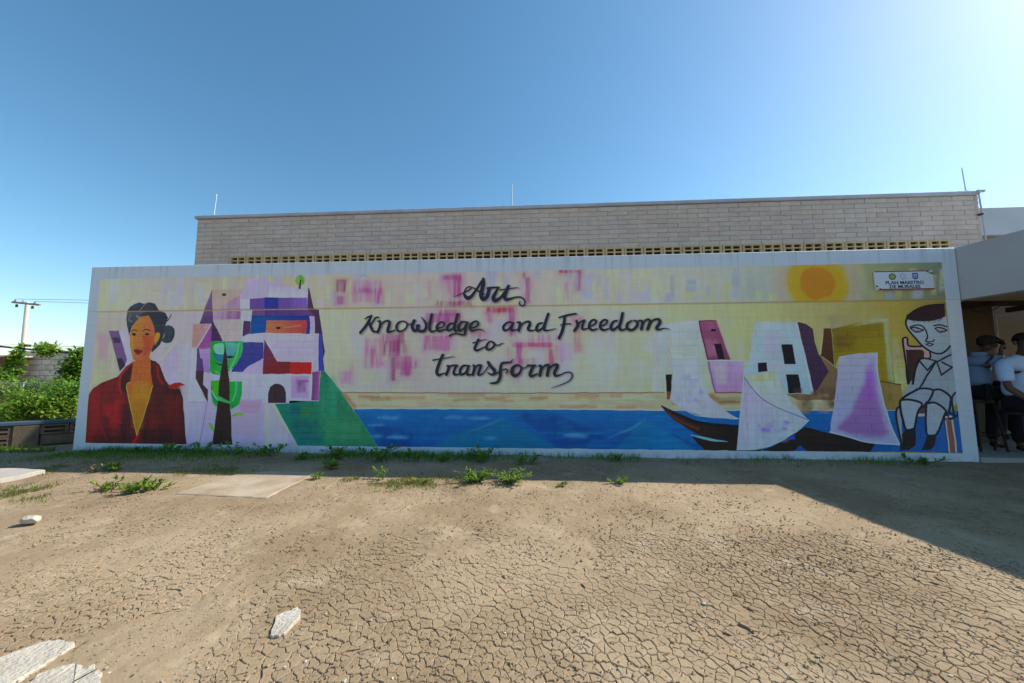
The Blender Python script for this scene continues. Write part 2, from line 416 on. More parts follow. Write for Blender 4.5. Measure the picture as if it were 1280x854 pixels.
    trunk = Z(z5, [(440, 85), (455, 200), (468, 360), (485, 480), (487, 700)]) + Z(z7, [(495, 270), (515, 660), (300, 660), (350, 280)]) + Z(z5, [(368, 640), (378, 480), (400, 350), (425, 200)])
    fill(trunk, (66, 46, 44), (58, 44, 30), ((282, 460), (280, 556)), amp=.10)
    fill(Z(z5, [(368, 640), (420, 670), (487, 702), (487, 720), (420, 712), (365, 690)]), (70, 180, 110), amp=.1)
    line(Z(z5, [(455, 225, 2.5), (500, 225, 3.2), (540, 222, .5)]), (30, 62, 56))
    line(Z(z5, [(335, 288, .6), (370, 305, 2), (405, 312, 2)]), (30, 62, 56))
    fill(Z(z7, [(500, 345), (560, 310), (632, 312), (628, 340), (560, 350)]), (136, 176, 84), amp=.08, sm=True)
    fill(Z(z7, [(262, 430), (285, 418), (318, 470), (310, 515)]), (120, 176, 84), amp=.08, sm=True)
    FIG['tree'] = Z(z5, [(285, 62), (630, 56), (632, 140), (560, 300), (490, 370), (488, 480), (620, 488), (616, 620), (590, 730), (500, 785)]) + Z(z7, [(495, 280), (515, 660), (300, 660), (350, 275)]) + Z(z5, [(305, 710), (285, 480), (380, 478), (400, 424), (310, 410), (275, 380)])
    # little tree on the roof
    fill(Z(z4, [(505, 90), (530, 50), (565, 38), (600, 60), (608, 110), (580, 145), (530, 140)]), (132, 176, 92), amp=.16, sm=True, dirn='c')
    line(Z(z4, [(560, 50), (570, 80), (590, 110)]), (80, 160, 50), 3, alpha=.7, soft=3)
    line(Z(z4, [(562, 95, 1.6), (555, 178, 2.6)]), (44, 36, 44), sm=False)
    # ---- the woman
    fill(Z(z1, [(405, 790), (480, 700), (560, 650), (700, 645), (740, 655), (780, 690), (830, 820), (870, 870), (960, 905), (985, 980)]) + Z(z2, [(1016, 682), (118, 668), (140, 350), (150, 240), (190, 180), (260, 135)]), (124, 26, 26), (86, 26, 24), ((120, 500), (225, 500)), amp=.18)
    coat = Z(z1, [(405, 790), (480, 700), (560, 650), (700, 645), (740, 655), (780, 690), (830, 820)]) + Z(z2, [(870, 165), (950, 195), (985, 260), (1016, 682), (118, 668), (140, 350), (150, 240), (190, 180), (260, 135)])
    for (x0, y0, x1, y1, c, a) in ((128, 505, 150, 535, (150, 26, 28), .8), (112, 490, 122, 548, (142, 28, 28), .6), (140, 498, 156, 530, (156, 30, 30), .5), (128, 520, 136, 552, (60, 26, 24), .7), (150, 505, 162, 552, (62, 30, 30), .7), (208, 492, 224, 540, (112, 30, 28), .6), (186, 520, 200, 545, (120, 32, 30), .6), (176, 535, 215, 555, (54, 28, 26), .7), (205, 482, 226, 494, (58, 34, 34), .7), (192, 484, 202, 520, (78, 30, 30), .6), (115, 545, 170, 555, (58, 24, 24), .6)):
        dab(x0, y0, x1, y1, c, a, 9)
    line(Z(z2, [(280, 330, 1), (340, 430, 4), (460, 500, 1)]), (160, 30, 30), 3, alpha=.6, soft=5)
    line(Z(z2, [(240, 280, 2), (230, 440, 4), (310, 640, 2)]), (150, 30, 28), 3, alpha=.6, soft=5)
    fill(Z(z2, [(850, 160), (905, 135), (960, 128), (1005, 158), (960, 160), (920, 190), (870, 180)]), (158, 28, 34), amp=.08)
    # collar
    fill(Z(z1, [(430, 760), (545, 655), (540, 730), (490, 854), (500, 950), (430, 900), (400, 800)]), (72, 30, 34), amp=.12)
    line(Z(z1, [(540, 665, 2), (440, 770, 4), (420, 860, 4), (440, 950, 2)]), (160, 34, 36), 3.5, alpha=.9, soft=2)
    fill(Z(z1, [(700, 640), (770, 680), (830, 854), (740, 960), (700, 900)]), (86, 30, 34), amp=.12)
    line(Z(z1, [(760, 700), (770, 800), (810, 854)]), (150, 32, 36), 3, alpha=.8, soft=4)
    # neck and chest
    chest = Z(z1, [(545, 655), (700, 620), (700, 740)]) + Z(z2, [(720, 155), (640, 420), (575, 600), (545, 470), (490, 220), (485, 145), (520, 130)])
    fill(chest, (222, 104, 50), (228, 122, 36), ((172, 478), (172, 500)), amp=.08)
    dab(166, 478, 186, 500, (228, 138, 24), .7, 10, 'c')
    dab(166, 505, 178, 535, (228, 122, 34), .6, 8)
    line(Z(z2, [(545, 130), (620, 142), (700, 125)]), (214, 110, 40), 1.6, alpha=.8)
    line(Z(z2, [(520, 130), (487, 150), (497, 240), (545, 460), (574, 600)]), (240, 160, 84), 1.2)
    line(Z(z2, [(718, 160), (640, 420), (574, 600)]), (240, 160, 84), 1.2)
    line(Z(z1, [(548, 680), (560, 760), (540, 830)]), (206, 104, 40), 2, alpha=.6, soft=3)
    line(Z(z2, [(600, 580, 2), (550, 665, 5)]), (176, 34, 40), 3, sm=False)
    # hair behind
    hair = Z(z1, [(490, 210), (520, 170), (560, 145), (600, 132), (645, 145), (690, 130), (740, 145), (775, 200), (830, 225), (850, 270), (835, 320), (820, 420), (780, 510), (710, 580), (680, 420), (530, 330), (505, 400), (485, 290)])
    fill(hair, (72, 78, 92), (58, 62, 74), ((150, 390), (200, 430)), amp=.14, dirn='c')
    fill(Z(z1, [(830, 345), (880, 338), (912, 370), (912, 430), (880, 485), (830, 492), (795, 470), (822, 430)]), (66, 78, 90), amp=.12, sm=True)
    line(Z(z1, [(830, 310), (860, 280), (880, 240)]), (60, 66, 78), 1.4)
    line(Z(z1, [(545, 160), (530, 205)]), (46, 50, 60), 1)
    line(Z(z1, [(650, 150), (610, 200)]), (120, 128, 140), 1.2)
    line(Z(z1, [(540, 200), (610, 180), (640, 150)]), (44, 48, 58), 1)
    line(Z(z1, [(740, 335), (820, 320)]), (130, 136, 146), .8)
    line(Z(z1, [(700, 140), (760, 200)]), (46, 52, 60), 1, alpha=.7)
    line(Z(z1, [(880, 350), (905, 400), (880, 470)]), (44, 50, 60), 1, alpha=.8)
    # face
    face = Z(z1, [(560, 300), (600, 260), (690, 250), (730, 320), (742, 420), (720, 520), (690, 610), (640, 650), (590, 655), (540, 625), (518, 520), (515, 430), (535, 350)])
    fill(face, (226, 128, 62), (214, 102, 66), ((165, 420), (190, 430)), amp=.06)
    fill(Z(z1, [(625, 420), (660, 430), (730, 430), (700, 560), (640, 610), (625, 560), (640, 480)]), (204, 84, 58), amp=.08, soft=3, alpha=.8)
    fill(Z(z1, [(742, 415), (775, 402), (785, 430), (760, 480), (730, 510)]), (226, 142, 56), amp=.05, sm=True)
    fill(Z(z1, [(520, 430), (550, 440), (545, 620), (525, 560)]), (226, 140, 58), amp=.05, soft=3, alpha=.8)
    # fringe
    fill(Z(z1, [(490, 215), (560, 205), (640, 215), (600, 245), (640, 255), (590, 280), (560, 310), (535, 345), (510, 430), (488, 330)]), (84, 92, 106), (58, 64, 76), ((165, 392), (160, 415)), amp=.14, dirn='c')
    fill(Z(z1, [(625, 205), (770, 215), (850, 270), (835, 320), (745, 335), (735, 350), (700, 280), (680, 245)]), (58, 62, 74), amp=.12, dirn='c')
    line(Z(z1, [(575, 250), (590, 270), (610, 262)]), (220, 140, 70), 1.6)
    line(Z(z1, [(520, 240), (510, 290), (540, 300)]), (120, 128, 140), 2, alpha=.6, soft=4)
    # features
    line(Z(z1, [(530, 392), (555, 375), (580, 385)]), (46, 36, 40), 1.1)
    line(Z(z1, [(632, 385), (660, 368), (695, 385)]), (46, 36, 40), 1.1)
    line(Z(z1, [(532, 420), (552, 410), (574, 420)]), (90, 50, 40), 1.0)
    line(Z(z1, [(645, 418), (665, 405), (690, 416)]), (90, 50, 40), 1.0)
    fill(Z(z1, [(540, 410), (552, 402), (568, 412), (562, 428), (545, 428)]), (22, 20, 26), sm=True)
    fill(Z(z1, [(652, 410), (666, 402), (682, 412), (674, 424), (658, 424)]), (22, 20, 26), sm=True)
    line(Z(z1, [(600, 400), (588, 480), (570, 520), (590, 545)]), (206, 112, 50), .9, alpha=.8)
    line(Z(z1, [(575, 532), (605, 540)]), (190, 70, 50), 1.2, alpha=.8)
    fill(Z(z1, [(552, 560), (580, 548), (600, 552), (628, 560), (600, 592), (578, 594)]), (122, 24, 38), sm=True, amp=.04)
    line(Z(z1, [(552, 562), (590, 566), (626, 560)]), (84, 16, 28), .7)
    line(Z(z1, [(690, 610), (640, 648), (590, 655), (545, 628)]), (200, 100, 44), 1.6)
    FIG['woman'] = Z(z1, [(490, 210), (560, 145), (690, 130), (775, 200), (850, 270), (838, 340), (880, 338), (915, 390), (880, 485), (795, 490), (710, 590), (705, 645), (780, 690), (830, 820)]) + Z(z2, [(870, 165), (905, 135), (960, 128), (1005, 158), (950, 195), (985, 260), (1016, 682), (118, 668), (140, 350), (150, 240), (190, 180), (260, 135), (405, 85), (480, 0)]) + Z(z1, [(545, 650), (518, 520), (505, 400), (485, 290)])
    FIG['town'] = Z(z3, [(165, 552), (303, 185), (600, 190), (900, 120)]) + Z(z4, [(215, 120), (643, 168), (705, 390), (755, 405), (820, 900)]) + Z(z6, [(812, 372), (775, 372), (752, 690), (440, 716), (150, 716)]) + [(300, 503), (258, 503)] + Z(z5, [(125, 455), (85, 330)]) + Z(z3, [(85, 805), (95, 560)])
    # ---- beach and sea
    beach = [(428, 490.5), (640, 491), (835, 490.5), (1060, 480), (1128, 476), (1128, 514), (440, 514)]
    fill([(427, 490.5), (640, 491.5), (835, 491), (1128, 489), (1128, 514), (442, 514)], (202, 166, 142), amp=.10, dirn='h')
    for k in range(46):
        x = rr.uniform(440, 1020)
        y = rr.uniform(492, 507)
        dab(x, y, x + rr.uniform(12, 50), y + rr.uniform(2, 5), rr.choice([(160, 124, 96), (212, 186, 156), (186, 148, 120), (208, 184, 164)]) if x < 840 else rr.choice([(130, 100, 70), (150, 128, 84), (116, 92, 66)]), .55, 4, 'h')
    line([(428, 491), (640, 491.8), (830, 491)], (140, 104, 82), 1.4, alpha=.8, soft=2)
    fill(Z(z8, [(690, 90), (740, 92), (850, 240), (810, 245)]), (170, 120, 90), soft=3, alpha=.7)
    sea = [(444, 511.5), (640, 511.5), (838, 513), (1129, 513.5)] + [at_px for at_px in [(1199, 513.5), (1204.3, 566.3)]] + Z(z8, [(1060, 628), (960, 470), (810, 250)])
    fill(sea, (12, 108, 164), (8, 92, 152), ((500, 515), (500, 555)), amp=.14, dirn='h')
    line([(444, 511), (640, 511.5), (840, 513), (1000, 513), (1125, 513)], (196, 200, 206), 1.2, alpha=.9)
    dk, md, lt, tq = (6, 80, 144), (18, 116, 172), (84, 152, 194), (14, 120, 154)
    fill([(560, 545), (625, 524), (660, 540), (700, 562), (540, 560)], tq, amp=.12, dirn='h', soft=5, alpha=.8)
    fill([(770, 560), (806, 524), (840, 545), (870, 562)], (10, 110, 150), amp=.12, dirn='h', soft=5, alpha=.8)
    fill([(640, 515), (700, 520), (760, 548), (700, 560)], dk, amp=.12, soft=7, alpha=.7)
    fill([(465, 530), (520, 540), (510, 560), (480, 560)], dk, amp=.12, soft=7, alpha=.7)
    for k in range(120):
        x = rr.uniform(455, 860)
        y = rr.uniform(514, 556)
        dab(x, y, x + rr.uniform(6, 40), y + rr.uniform(1, 5), rr.choice([dk, md, md, tq, (30, 112, 172)]), .4, 4, 'h')
    for p in ((478, 520, 500, 524), (465, 530, 482, 533), (490, 545, 512, 549), (560, 520, 580, 524), (610, 546, 622, 550), (590, 520, 612, 524), (710, 542, 735, 547), (470, 543, 478, 548)):
        dab(*p, lt, .42, 6, 'h')
        dab(p[0] - 6, p[1] + 1, p[2] - 4, p[3], lt, .5, 3, 'h')
    line([(585, 541, 1), (612, 530, 3), (628, 524, 1)], lt, 1.6, alpha=.3, soft=7)
    line([(760, 547, 1), (790, 535, 4), (806, 524, 1)], lt, 2, alpha=.3, soft=8)
    FIG['sea'] = sea
    FIG['beach'] = [(430, 492), (640, 492), (835, 491), (1120, 489), (1120, 512.5), (440, 510.5)]
    # ---- the shore houses
    h1 = Z(r1, [(110, 125), (490, 82), (600, 470), (640, 782), (100, 782), (105, 600)])
    fill(h1, (168, 178, 184), (158, 172, 160), ((835, 410), (870, 480)), amp=.05)
    fill(Z(r1, [(60, 180), (110, 180), (100, 782), (50, 782)]), (172, 172, 192), alpha=.7, soft=3)
    fill(Z(r1, [(175, 170), (230, 160), (230, 600), (170, 600)]), (164, 172, 166), alpha=.5, soft=3)
    fill(Z(r1, [(170, 607), (238, 607), (222, 775), (178, 775)]), (42, 32, 36), amp=.06)
    fill(Z(r1, [(178, 775), (222, 775), (210, 854), (185, 854)]), (120, 84, 66), amp=.08)
    fill(Z(r1, [(490, 90), (660, 88), (800, 465), (585, 470)]), (138, 86, 118), (118, 70, 100), ((880, 400), (910, 450)), amp=.12, dirn='c')
    dab(882, 425, 896, 446, (156, 108, 140), .7, 8, 'c')
    dab(884, 402, 892, 412, (150, 96, 140), .6, 8, 'c')
    line(Z(r1, [(492, 95), (580, 468)]), (96, 40, 76), 1.4, sm=False)
    line(Z(r1, [(490, 90), (660, 88)]), (104, 44, 82), 1.2, sm=False)
    line(Z(r1, [(662, 92), (802, 465)]), (168, 130, 150), 1.2, sm=False)
    fill(Z(r1, [(612, 165), (655, 168), (655, 188), (605, 190)]), (44, 32, 60))
    fill(Z(r1, [(637, 310), (707, 310), (745, 465), (682, 465)]), (44, 30, 42), amp=.06)
    fill(Z(r1, [(575, 475), (932, 475), (918, 640), (905, 780), (650, 782)]), (166, 138, 172), (160, 126, 168), ((900, 455), (900, 490)), amp=.08)
    fill(Z(r1, [(620, 520), (760, 500), (760, 700), (670, 700)]), (176, 158, 166), soft=6, alpha=.7)
    line(Z(r1, [(585, 480), (600, 580), (652, 780)]), (130, 92, 140), 2, sm=False)
    line(Z(r1, [(576, 475), (930, 475)]), (190, 180, 200), 1.4, sm=False)
    line(Z(r1, [(650, 784), (905, 784)]), (120, 80, 74), 1.4, sm=False)
    h2 = Z(r3, [(180, 100), (590, 100), (745, 795), (490, 795), (400, 600), (60, 620), (120, 460)])
    fill(h2, (142, 160, 194), (130, 156, 186), ((960, 410), (1005, 480)), amp=.05)
    dab(955, 415, 975, 445, (150, 152, 176), .6, 10, 'h')
    dab(945, 452, 990, 470, (146, 156, 184), .5, 8, 'h')
    line(Z(r3, [(595, 110), (742, 790)]), (140, 172, 186), 3, sm=False)
    fill(Z(r3, [(438, 320), (545, 318), (580, 505), (465, 505)]), (32, 26, 38), amp=.06)
    fill(Z(r3, [(210, 496), (296, 494), (303, 580), (212, 584)]), (40, 30, 48), amp=.06)
    fill(Z(r3, [(483, 607), (605, 605), (635, 790), (510, 793)]), (30, 24, 34), amp=.06)
    fill(Z(r3, [(595, 100), (680, 120), (745, 168), (760, 290), (800, 410), (905, 560), (890, 590), (755, 790), (720, 640)]), (66, 50, 72), (62, 46, 74), ((1005, 410), (1020, 480)), amp=.10)
    line(Z(r3, [(905, 575), (760, 800)]), (46, 34, 44), 2, sm=False)
    # brown lean-to, tan gable and yellow house
    fill(Z(r3, [(810, 425), (900, 490), (980, 555), (970, 854), (600, 854), (490, 800), (760, 800), (900, 580)]), (104, 90, 72), (92, 80, 64), ((1020, 460), (1040, 500)), amp=.10)
    for k in range(26):
        x = rr.uniform(990, 1044)
        y = rr.uniform(484, 508)
        dab(x, y, x + rr.uniform(4, 14), y + rr.uniform(3, 10), rr.choice([(80, 66, 50), (120, 106, 84), (98, 82, 64), (70, 56, 48)]), .6, 5, 'c')
    fill(Z(r3, [(848, 165), (922, 158), (950, 520), (820, 420)]), (80, 58, 42), (64, 46, 34), ((1032, 412), (1040, 455)), amp=.1)
    fill(Z(r3, [(845, 160), (850, 170), (825, 420), (808, 415)]), (164, 160, 108), alpha=.9)
    fill(Z(r5, [(140, 222), (600, 120), (635, 120), (700, 700), (560, 690), (540, 440), (205, 470), (165, 560)]), (98, 92, 26), (112, 104, 26), ((1050, 410), (1090, 440)), amp=.10, dirn='h')
    dab(1044, 416, 1068, 436, (92, 76, 26), .6, 10, 'c')
    dab(1078, 405, 1104, 424, (100, 92, 30), .5, 10, 'c')
    fill(Z(r5, [(400, 170), (520, 130), (632, 125), (640, 160), (520, 172), (300, 200)]), (130, 140, 116), soft=3, alpha=.9)
    fill(Z(r5, [(600, 150), (640, 130), (690, 690), (640, 680)]), (118, 132, 110), soft=3, alpha=.8)
    fill(Z(r5, [(560, 690), (640, 700), (755, 720), (775, 854)]) + [(1128, 513), (1102, 513)], (94, 84, 52), amp=.10)
    line(Z(r5, [(560, 688), (755, 720)]), (52, 44, 34), 1.2, sm=False)
    dab(1110, 492, 1114, 500, (72, 54, 40), .6, 5, 'c')
    # ---- boats
    boat = Z(r2, [(55, 235), (130, 280), (350, 370), (560, 425), (880, 450)]) + Z(r4, [(100, 490), (600, 580), (680, 525), (760, 540), (910, 578)]) + Z(r6, [(160, 550), (360, 615), (570, 662), (530, 738)]) + Z(r4, [(700, 742), (-30, 742)]) + Z(r2, [(515, 705), (450, 640), (375, 560)]) + Z(r2, [(600, 600), (760, 625), (520, 570), (350, 500), (190, 390), (90, 285)])
    fill(Z(r2, [(55, 235), (130, 280), (350, 370), (560, 425), (900, 450)]) + Z(r4, [(300, 600), (300, 742), (0, 742)]) + Z(r2, [(760, 620), (600, 590), (480, 555), (350, 490), (190, 390), (90, 285)]), (62, 44, 40), (44, 34, 30), ((835, 510), (910, 540)), amp=.12, dirn='h')
    line(Z(r2, [(60, 240, 2), (350, 380, 4), (560, 435, 4), (880, 455, 4)]), (34, 28, 32), 3, alpha=.9)
    line(Z(r2, [(110, 300, 1), (250, 400, 3.5), (450, 480, 3)]), (100, 62, 44), 3, alpha=.6, soft=4)
    fill(Z(r2, [(375, 560), (560, 600), (700, 610), (900, 625), (1025, 715), (520, 708), (450, 640)]), (46, 36, 34), amp=.12, dirn='h')
    line(Z(r2, [(370, 545, 1), (560, 590, 3), (760, 618, .6)]), (110, 160, 190), 2, alpha=.8, soft=2)
    fill(Z(r4, [(580, 590), (680, 525), (760, 545), (900, 580)]) + Z(r6, [(160, 550), (360, 615), (570, 662), (530, 738)]) + Z(r4, [(690, 742), (640, 690), (590, 742), (300, 742), (420, 690)]), (34, 28, 24), (30, 24, 22), ((1000, 540), (1060, 560)), amp=.12, dirn='h')
    fill(Z(r4, [(590, 742), (640, 688), (690, 742)]), (10, 62, 126))
    fill(Z(r4, [(520, 640), (590, 592), (600, 640)]), (12, 70, 140))
    FIG['boat'] = Z(r2, [(55, 235), (130, 280), (350, 370), (560, 425), (900, 450)]) + Z(r4, [(200, 742), (-30, 742)]) + Z(r2, [(515, 705), (375, 560), (190, 390), (90, 285)])
    FIG['boat2'] = Z(r4, [(580, 590), (680, 525), (760, 545), (900, 580)]) + Z(r6, [(160, 550), (360, 615), (570, 662), (530, 738)]) + Z(r4, [(690, 742), (300, 742), (420, 690)])
    # ---- sails
    s_a = Z(r1, [(190, 340), (300, 318), (490, 305), (488, 480), (505, 590), (545, 720), (600, 830)]) + Z(r2, [(640, 200), (740, 290), (885, 372), (700, 362), (500, 350), (330, 290), (230, 225), (155, 170)]) + Z(r1, [(235, 640), (232, 500)])
    fill(s_a, (166, 174, 202), (160, 164, 206), ((845, 440), (870, 500)), amp=.06)
    fill(Z(r1, [(195, 345), (300, 322), (488, 310), (487, 450), (232, 455)]), (186, 182, 172), soft=6, alpha=.85, dirn='h')
    for k in range(16):
        x = rr.uniform(844, 880)
        y = rr.uniform(466, 512)
        dab(x, y, x + rr.uniform(3, 8), y + rr.uniform(3, 8), (136, 132, 190), .45, 5, 'c')
    line(Z(r1, [(190, 340), (225, 430), (235, 560), (228, 700)]), (150, 160, 130), 1, alpha=.7)
    line(Z(r2, [(155, 172), (330, 292), (500, 352), (885, 374)]), (176, 196, 216), 1, alpha=.9)
    FIG['sail_a'] = s_a
    s_b = Z(r4, [(135, 70), (280, 60), (430, 35), (480, 170), (560, 300), (640, 390), (715, 465), (600, 570), (480, 650), (340, 705), (200, 725), (82, 728), (100, 500), (120, 280)])
    fill(s_b, (138, 136, 192), (134, 152, 198), ((930, 500), (985, 550)), amp=.07)
    fill(Z(r4, [(140, 75), (280, 62), (428, 40), (480, 170), (560, 300), (640, 390), (700, 460), (560, 410), (400, 340), (250, 220)]), (170, 166, 150), (146, 152, 184), ((945, 470), (985, 505)), amp=.06)
    fill(Z(r4, [(150, 78), (425, 42), (440, 90), (260, 130)]), (176, 172, 116), soft=5, alpha=.7)
    line(Z(r4, [(140, 80), (230, 205), (330, 295), (480, 375), (600, 420), (710, 462)]), (100, 90, 130), 1.0)
    for k in range(12):
        x = rr.uniform(928, 980)
        y = rr.uniform(525, 548)
        dab(x, y, x + rr.uniform(4, 12), y + rr.uniform(2, 6), (112, 100, 176), .5, 5, 'h')
    line(Z(r4, [(82, 728), (340, 708), (600, 572), (715, 466)]), (176, 184, 200), 1.2)
    line(Z(r4, [(135, 75), (120, 280), (84, 726)]), (160, 168, 204), 1.2)
    FIG['sail_b'] = s_b
    s_c = Z(r5, [(205, 470), (380, 440), (540, 437), (545, 600), (570, 750)]) + Z(r6, [(640, 200), (720, 470), (812, 670), (690, 668), (500, 640), (320, 590), (130, 545), (170, 300)])
    fill(s_c, (112, 118, 172), (106, 112, 168), ((1050, 450), (1045, 540)), amp=.06, dirn='h')
    fill(Z(r6, [(520, -60), (560, 60), (620, 300), (700, 560), (640, 600), (400, 580), (180, 510), (330, 380), (420, 160)]), (104, 62, 124), (92, 50, 112), ((1085, 480), (1075, 540)), soft=8, alpha=.72, dirn='c', amp=.12)
    fill(Z(r5, [(450, 560), (500, 480), (530, 640), (540, 854), (400, 854)]), (112, 74, 150), soft=9, alpha=.7)
    line(Z(r6, [(130, 545), (320, 592), (500, 642), (812, 670)]), (136, 146, 190), 1.6)
    line(Z(r5, [(538, 440), (548, 620), (575, 760)]) + Z(r6, [(640, 200), (720, 470), (810, 668)]), (128, 130, 186), 1.6)
    FIG['sail_c'] = s_c
    # ---- the sun
    cxu, cyu = 1021, 354
    # rings clipped by the top frame and groove: paint with row mask
    X = (np.arange(TW) / TS)[None, :]
    Y = (np.arange(TH) / TS)[:, None]
    c3 = at(cxu, cyu, 1, 0)
    dd = np.sqrt(((X - c3[0])) ** 2 + ((Y - c3[2])) ** 2)
    ya, yb = gz + 3, ys1
    xa, xb = int((c3[0] - 0.9) * TS), int((c3[0] + 0.9) * TS)
    sub = IMG[ya:yb, xa:xb]
    D = dd[ya:yb, xa:xb]
    ring = D + 0.02 * NZC[ya:yb, xa:xb]
    for r0_, cc, sft, al in ((0.62, (164, 158, 140), .08, .5), (0.53, (150, 142, 130), .06, .5), (0.405, (166, 142, 34), .05, .95), (0.32, (160, 140, 40), .03, .7), (0.29, (170, 142, 30), .03, .7), (0.26, (158, 136, 44), .03, .6), (0.225, (176, 118, 30), .012, 1.0)):
        m_ = (np.clip((r0_ - ring) / sft + 0.5, 0, 1) * al)[..., None]
        sub[:] = sub * (1 - m_) + C(cc, cxu, cyu) * (1 + 0.06 * NZC[ya:yb, xa:xb])[..., None] * m_
    # ---- the seated child
    ol, bl = (20, 22, 34), (.46, .50, .56)
    kid = Z(r7, [(190, 190), (170, 260), (200, 330), (270, 420), (340, 490), (405, 540), (405, 600), (300, 615), (250, 760), (230, 854)]) + Z(r8, [(260, 170), (200, 210), (180, 260), (200, 400), (235, 480), (200, 660), (360, 660), (410, 520), (420, 660), (500, 540), (580, 320), (630, 290), (625, 190), (700, 150)]) + [(1196, 480), (1186, 372)] + Z(r7, [(545, 85), (420, 95), (300, 130)])
    FIG['child'] = kid
    # chair back
    fill(Z(r7, [(140, 415), (185, 410), (205, 490), (330, 490), (400, 520), (400, 600), (320, 620), (240, 854), (195, 854)]), (120, 104, 112))
    fill(Z(r7, [(185, 525), (330, 520), (358, 545), (352, 600), (290, 615), (235, 854), (205, 854)]), (44, 30, 30), amp=.1)
    line(Z(r7, [(140, 420), (165, 600), (195, 854)]), ol, 2.32)
    line(Z(r7, [(140, 415), (160, 405), (185, 415), (205, 488), (330, 490)]), ol, 2.03)
    line(Z(r7, [(180, 520), (205, 854)]), ol, 1.30)
    line(Z(r7, [(185, 520), (320, 520), (352, 545), (350, 600)]), (130, 108, 112), 1.2)
    # chair legs and blue behind
    fill(Z(r8, [(145, 300), (185, 275), (205, 660), (180, 660), (160, 480)]), (90, 88, 100))
    line(Z(r8, [(185, 272), (150, 300), (145, 380), (180, 560), (185, 660)]), ol, 2.32)
    fill(Z(r8, [(560, 365), (650, 370), (690, 680), (605, 680)]), (70, 48, 48), amp=.12)
    line(Z(r8, [(570, 380), (605, 680)]), ol, 2.32, sm=False)
    line(Z(r8, [(582, 400), (617, 680)]), (92, 84, 92), 1.6, sm=False)
    line(Z(r8, [(640, 380), (680, 680)]), (92, 84, 92), 1.6, sm=False)
    fill(Z(r8, [(320, 335), (405, 335), (405, 360), (320, 362)]), (100, 100, 112))
    fill(Z(r8, [(370, 255), (400, 255), (400, 330), (340, 330)]), (58, 40, 38))
    # body
    fill(Z(r7, [(300, 615), (405, 600), (480, 635), (600, 575), (640, 600), (650, 854), (230, 854)]) + Z(r8, [(690, 150), (640, 190), (630, 290), (200, 210), (270, 160)]), bl, (.42, .46, .52), ((1140, 455), (1190, 480)), amp=.04)
    fill([(1139, 476), (1196, 476), (1199, 500), (1190, 512), (1126, 500)], bl, amp=.04)
    fill(Z(r7, [(400, 530), (600, 480), (610, 580), (480, 635), (400, 600)]), (.44, .48, .54), amp=.04)
    headp = Z(r7, [(190, 190), (170, 260), (200, 330), (270, 420), (340, 490), (420, 545), (500, 560), (560, 530), (605, 485), (580, 300), (560, 190), (300, 180)])
    fill(headp, (.58, .62, .67), (.48, .53, .60), ((1135, 400), (1185, 430)), amp=.04)
    fill(Z(r7, [(185, 230), (190, 185), (250, 145), (340, 108), (440, 88), (548, 82), (556, 205), (500, 225), (440, 240), (400, 248), (300, 245), (240, 240)]), (40, 26, 34), amp=.06)
    for k in range(16):
        xx = 215 + k * 20
        line(Z(r7, [(xx + 6, 215, 1.4), (xx - 4, 238 + (k * 37 % 5) * 6, .4)]), (36, 24, 32), sm=False)
    line(Z(r7, [(190, 185), (170, 260), (200, 335), (270, 420), (340, 490), (420, 545), (500, 562), (560, 535), (598, 488)]), ol, 1.89)
    line(Z(r7, [(190, 188), (260, 140), (350, 104), (450, 86), (546, 82)]), ol, 1.16)
    # eyes, nose, mouth
    for (ex, w) in ((280, 62), (512, 60)):
        fill(Z(r7, [(ex - w, 320), (ex - 15, 302), (ex + w - 6, 332), (ex, 352), (ex - 30, 346)]), (106, 112, 128))
        line(Z(r7, [(ex - w, 318), (ex - 15, 305), (ex + w, 332)]), ol, 1.45)
        line(Z(r7, [(ex - w + 10, 325), (ex - 10, 354), (ex + w - 6, 338)]), ol, 1.45)
        fill(Z(r7, [(ex - 14, 318), (ex + 12, 318), (ex + 12, 345), (ex - 12, 345)]), (70, 74, 84), sm=True)
        fill(Z(r7, [(ex - 8, 322), (ex + 4, 322), (ex + 4, 338), (ex - 8, 338)]), (150, 150, 152), sm=True)
    line(Z(r7, [(212, 306), (260, 285), (320, 288), (360, 330), (378, 380), (380, 410), (365, 440), (395, 450)]), ol, 1.59)
    line(Z(r7, [(440, 292), (500, 282), (570, 300)]), ol, 1.59)
    line(Z(r7, [(400, 448), (440, 440), (445, 425)]), ol, 1.30)
    line(Z(r7, [(370, 472), (400, 465), (440, 472)]), ol, 1.30)
    line(Z(r7, [(380, 478), (405, 490), (430, 478)]), ol, 1.16)
    line(Z(r7, [(402, 548), (408, 590), (395, 605)]), ol, 1.74)
    # collar and shirt
    line(Z(r7, [(300, 620), (350, 608), (430, 625), (480, 636), (540, 605), (606, 572)]), ol, 1.89)
    line(Z(r7, [(298, 628), (380, 725), (450, 645)]), ol, 1.89, sm=False)
    line(Z(r7, [(470, 645), (515, 770), (620, 695), (520, 645)]), ol, 1.89, sm=False)
    line(Z(r7, [(300, 620), (262, 720), (238, 854)]), ol, 2.17)
    line(Z(r7, [(455, 650), (400, 740), (330, 850)]) + Z(r8, [(350, 105)]), ol, 1.89)
    # shorts and legs
    fill(Z(r8, [(185, 215), (250, 170), (340, 118), (410, 112), (490, 125), (560, 140), (622, 185), (618, 300), (580, 315), (500, 250), (420, 240), (380, 265), (340, 230)]), (.45, .49, .55), amp=.04)
    fill(Z(r8, [(185, 225), (260, 215), (370, 255), (320, 340), (305, 470), (240, 480), (205, 400), (185, 290)]), (.55, .59, .64), amp=.04)
    fill(Z(r8, [(412, 245), (480, 242), (575, 300), (560, 400), (500, 520), (425, 520), (412, 400)]), (.54, .58, .63), amp=.04)
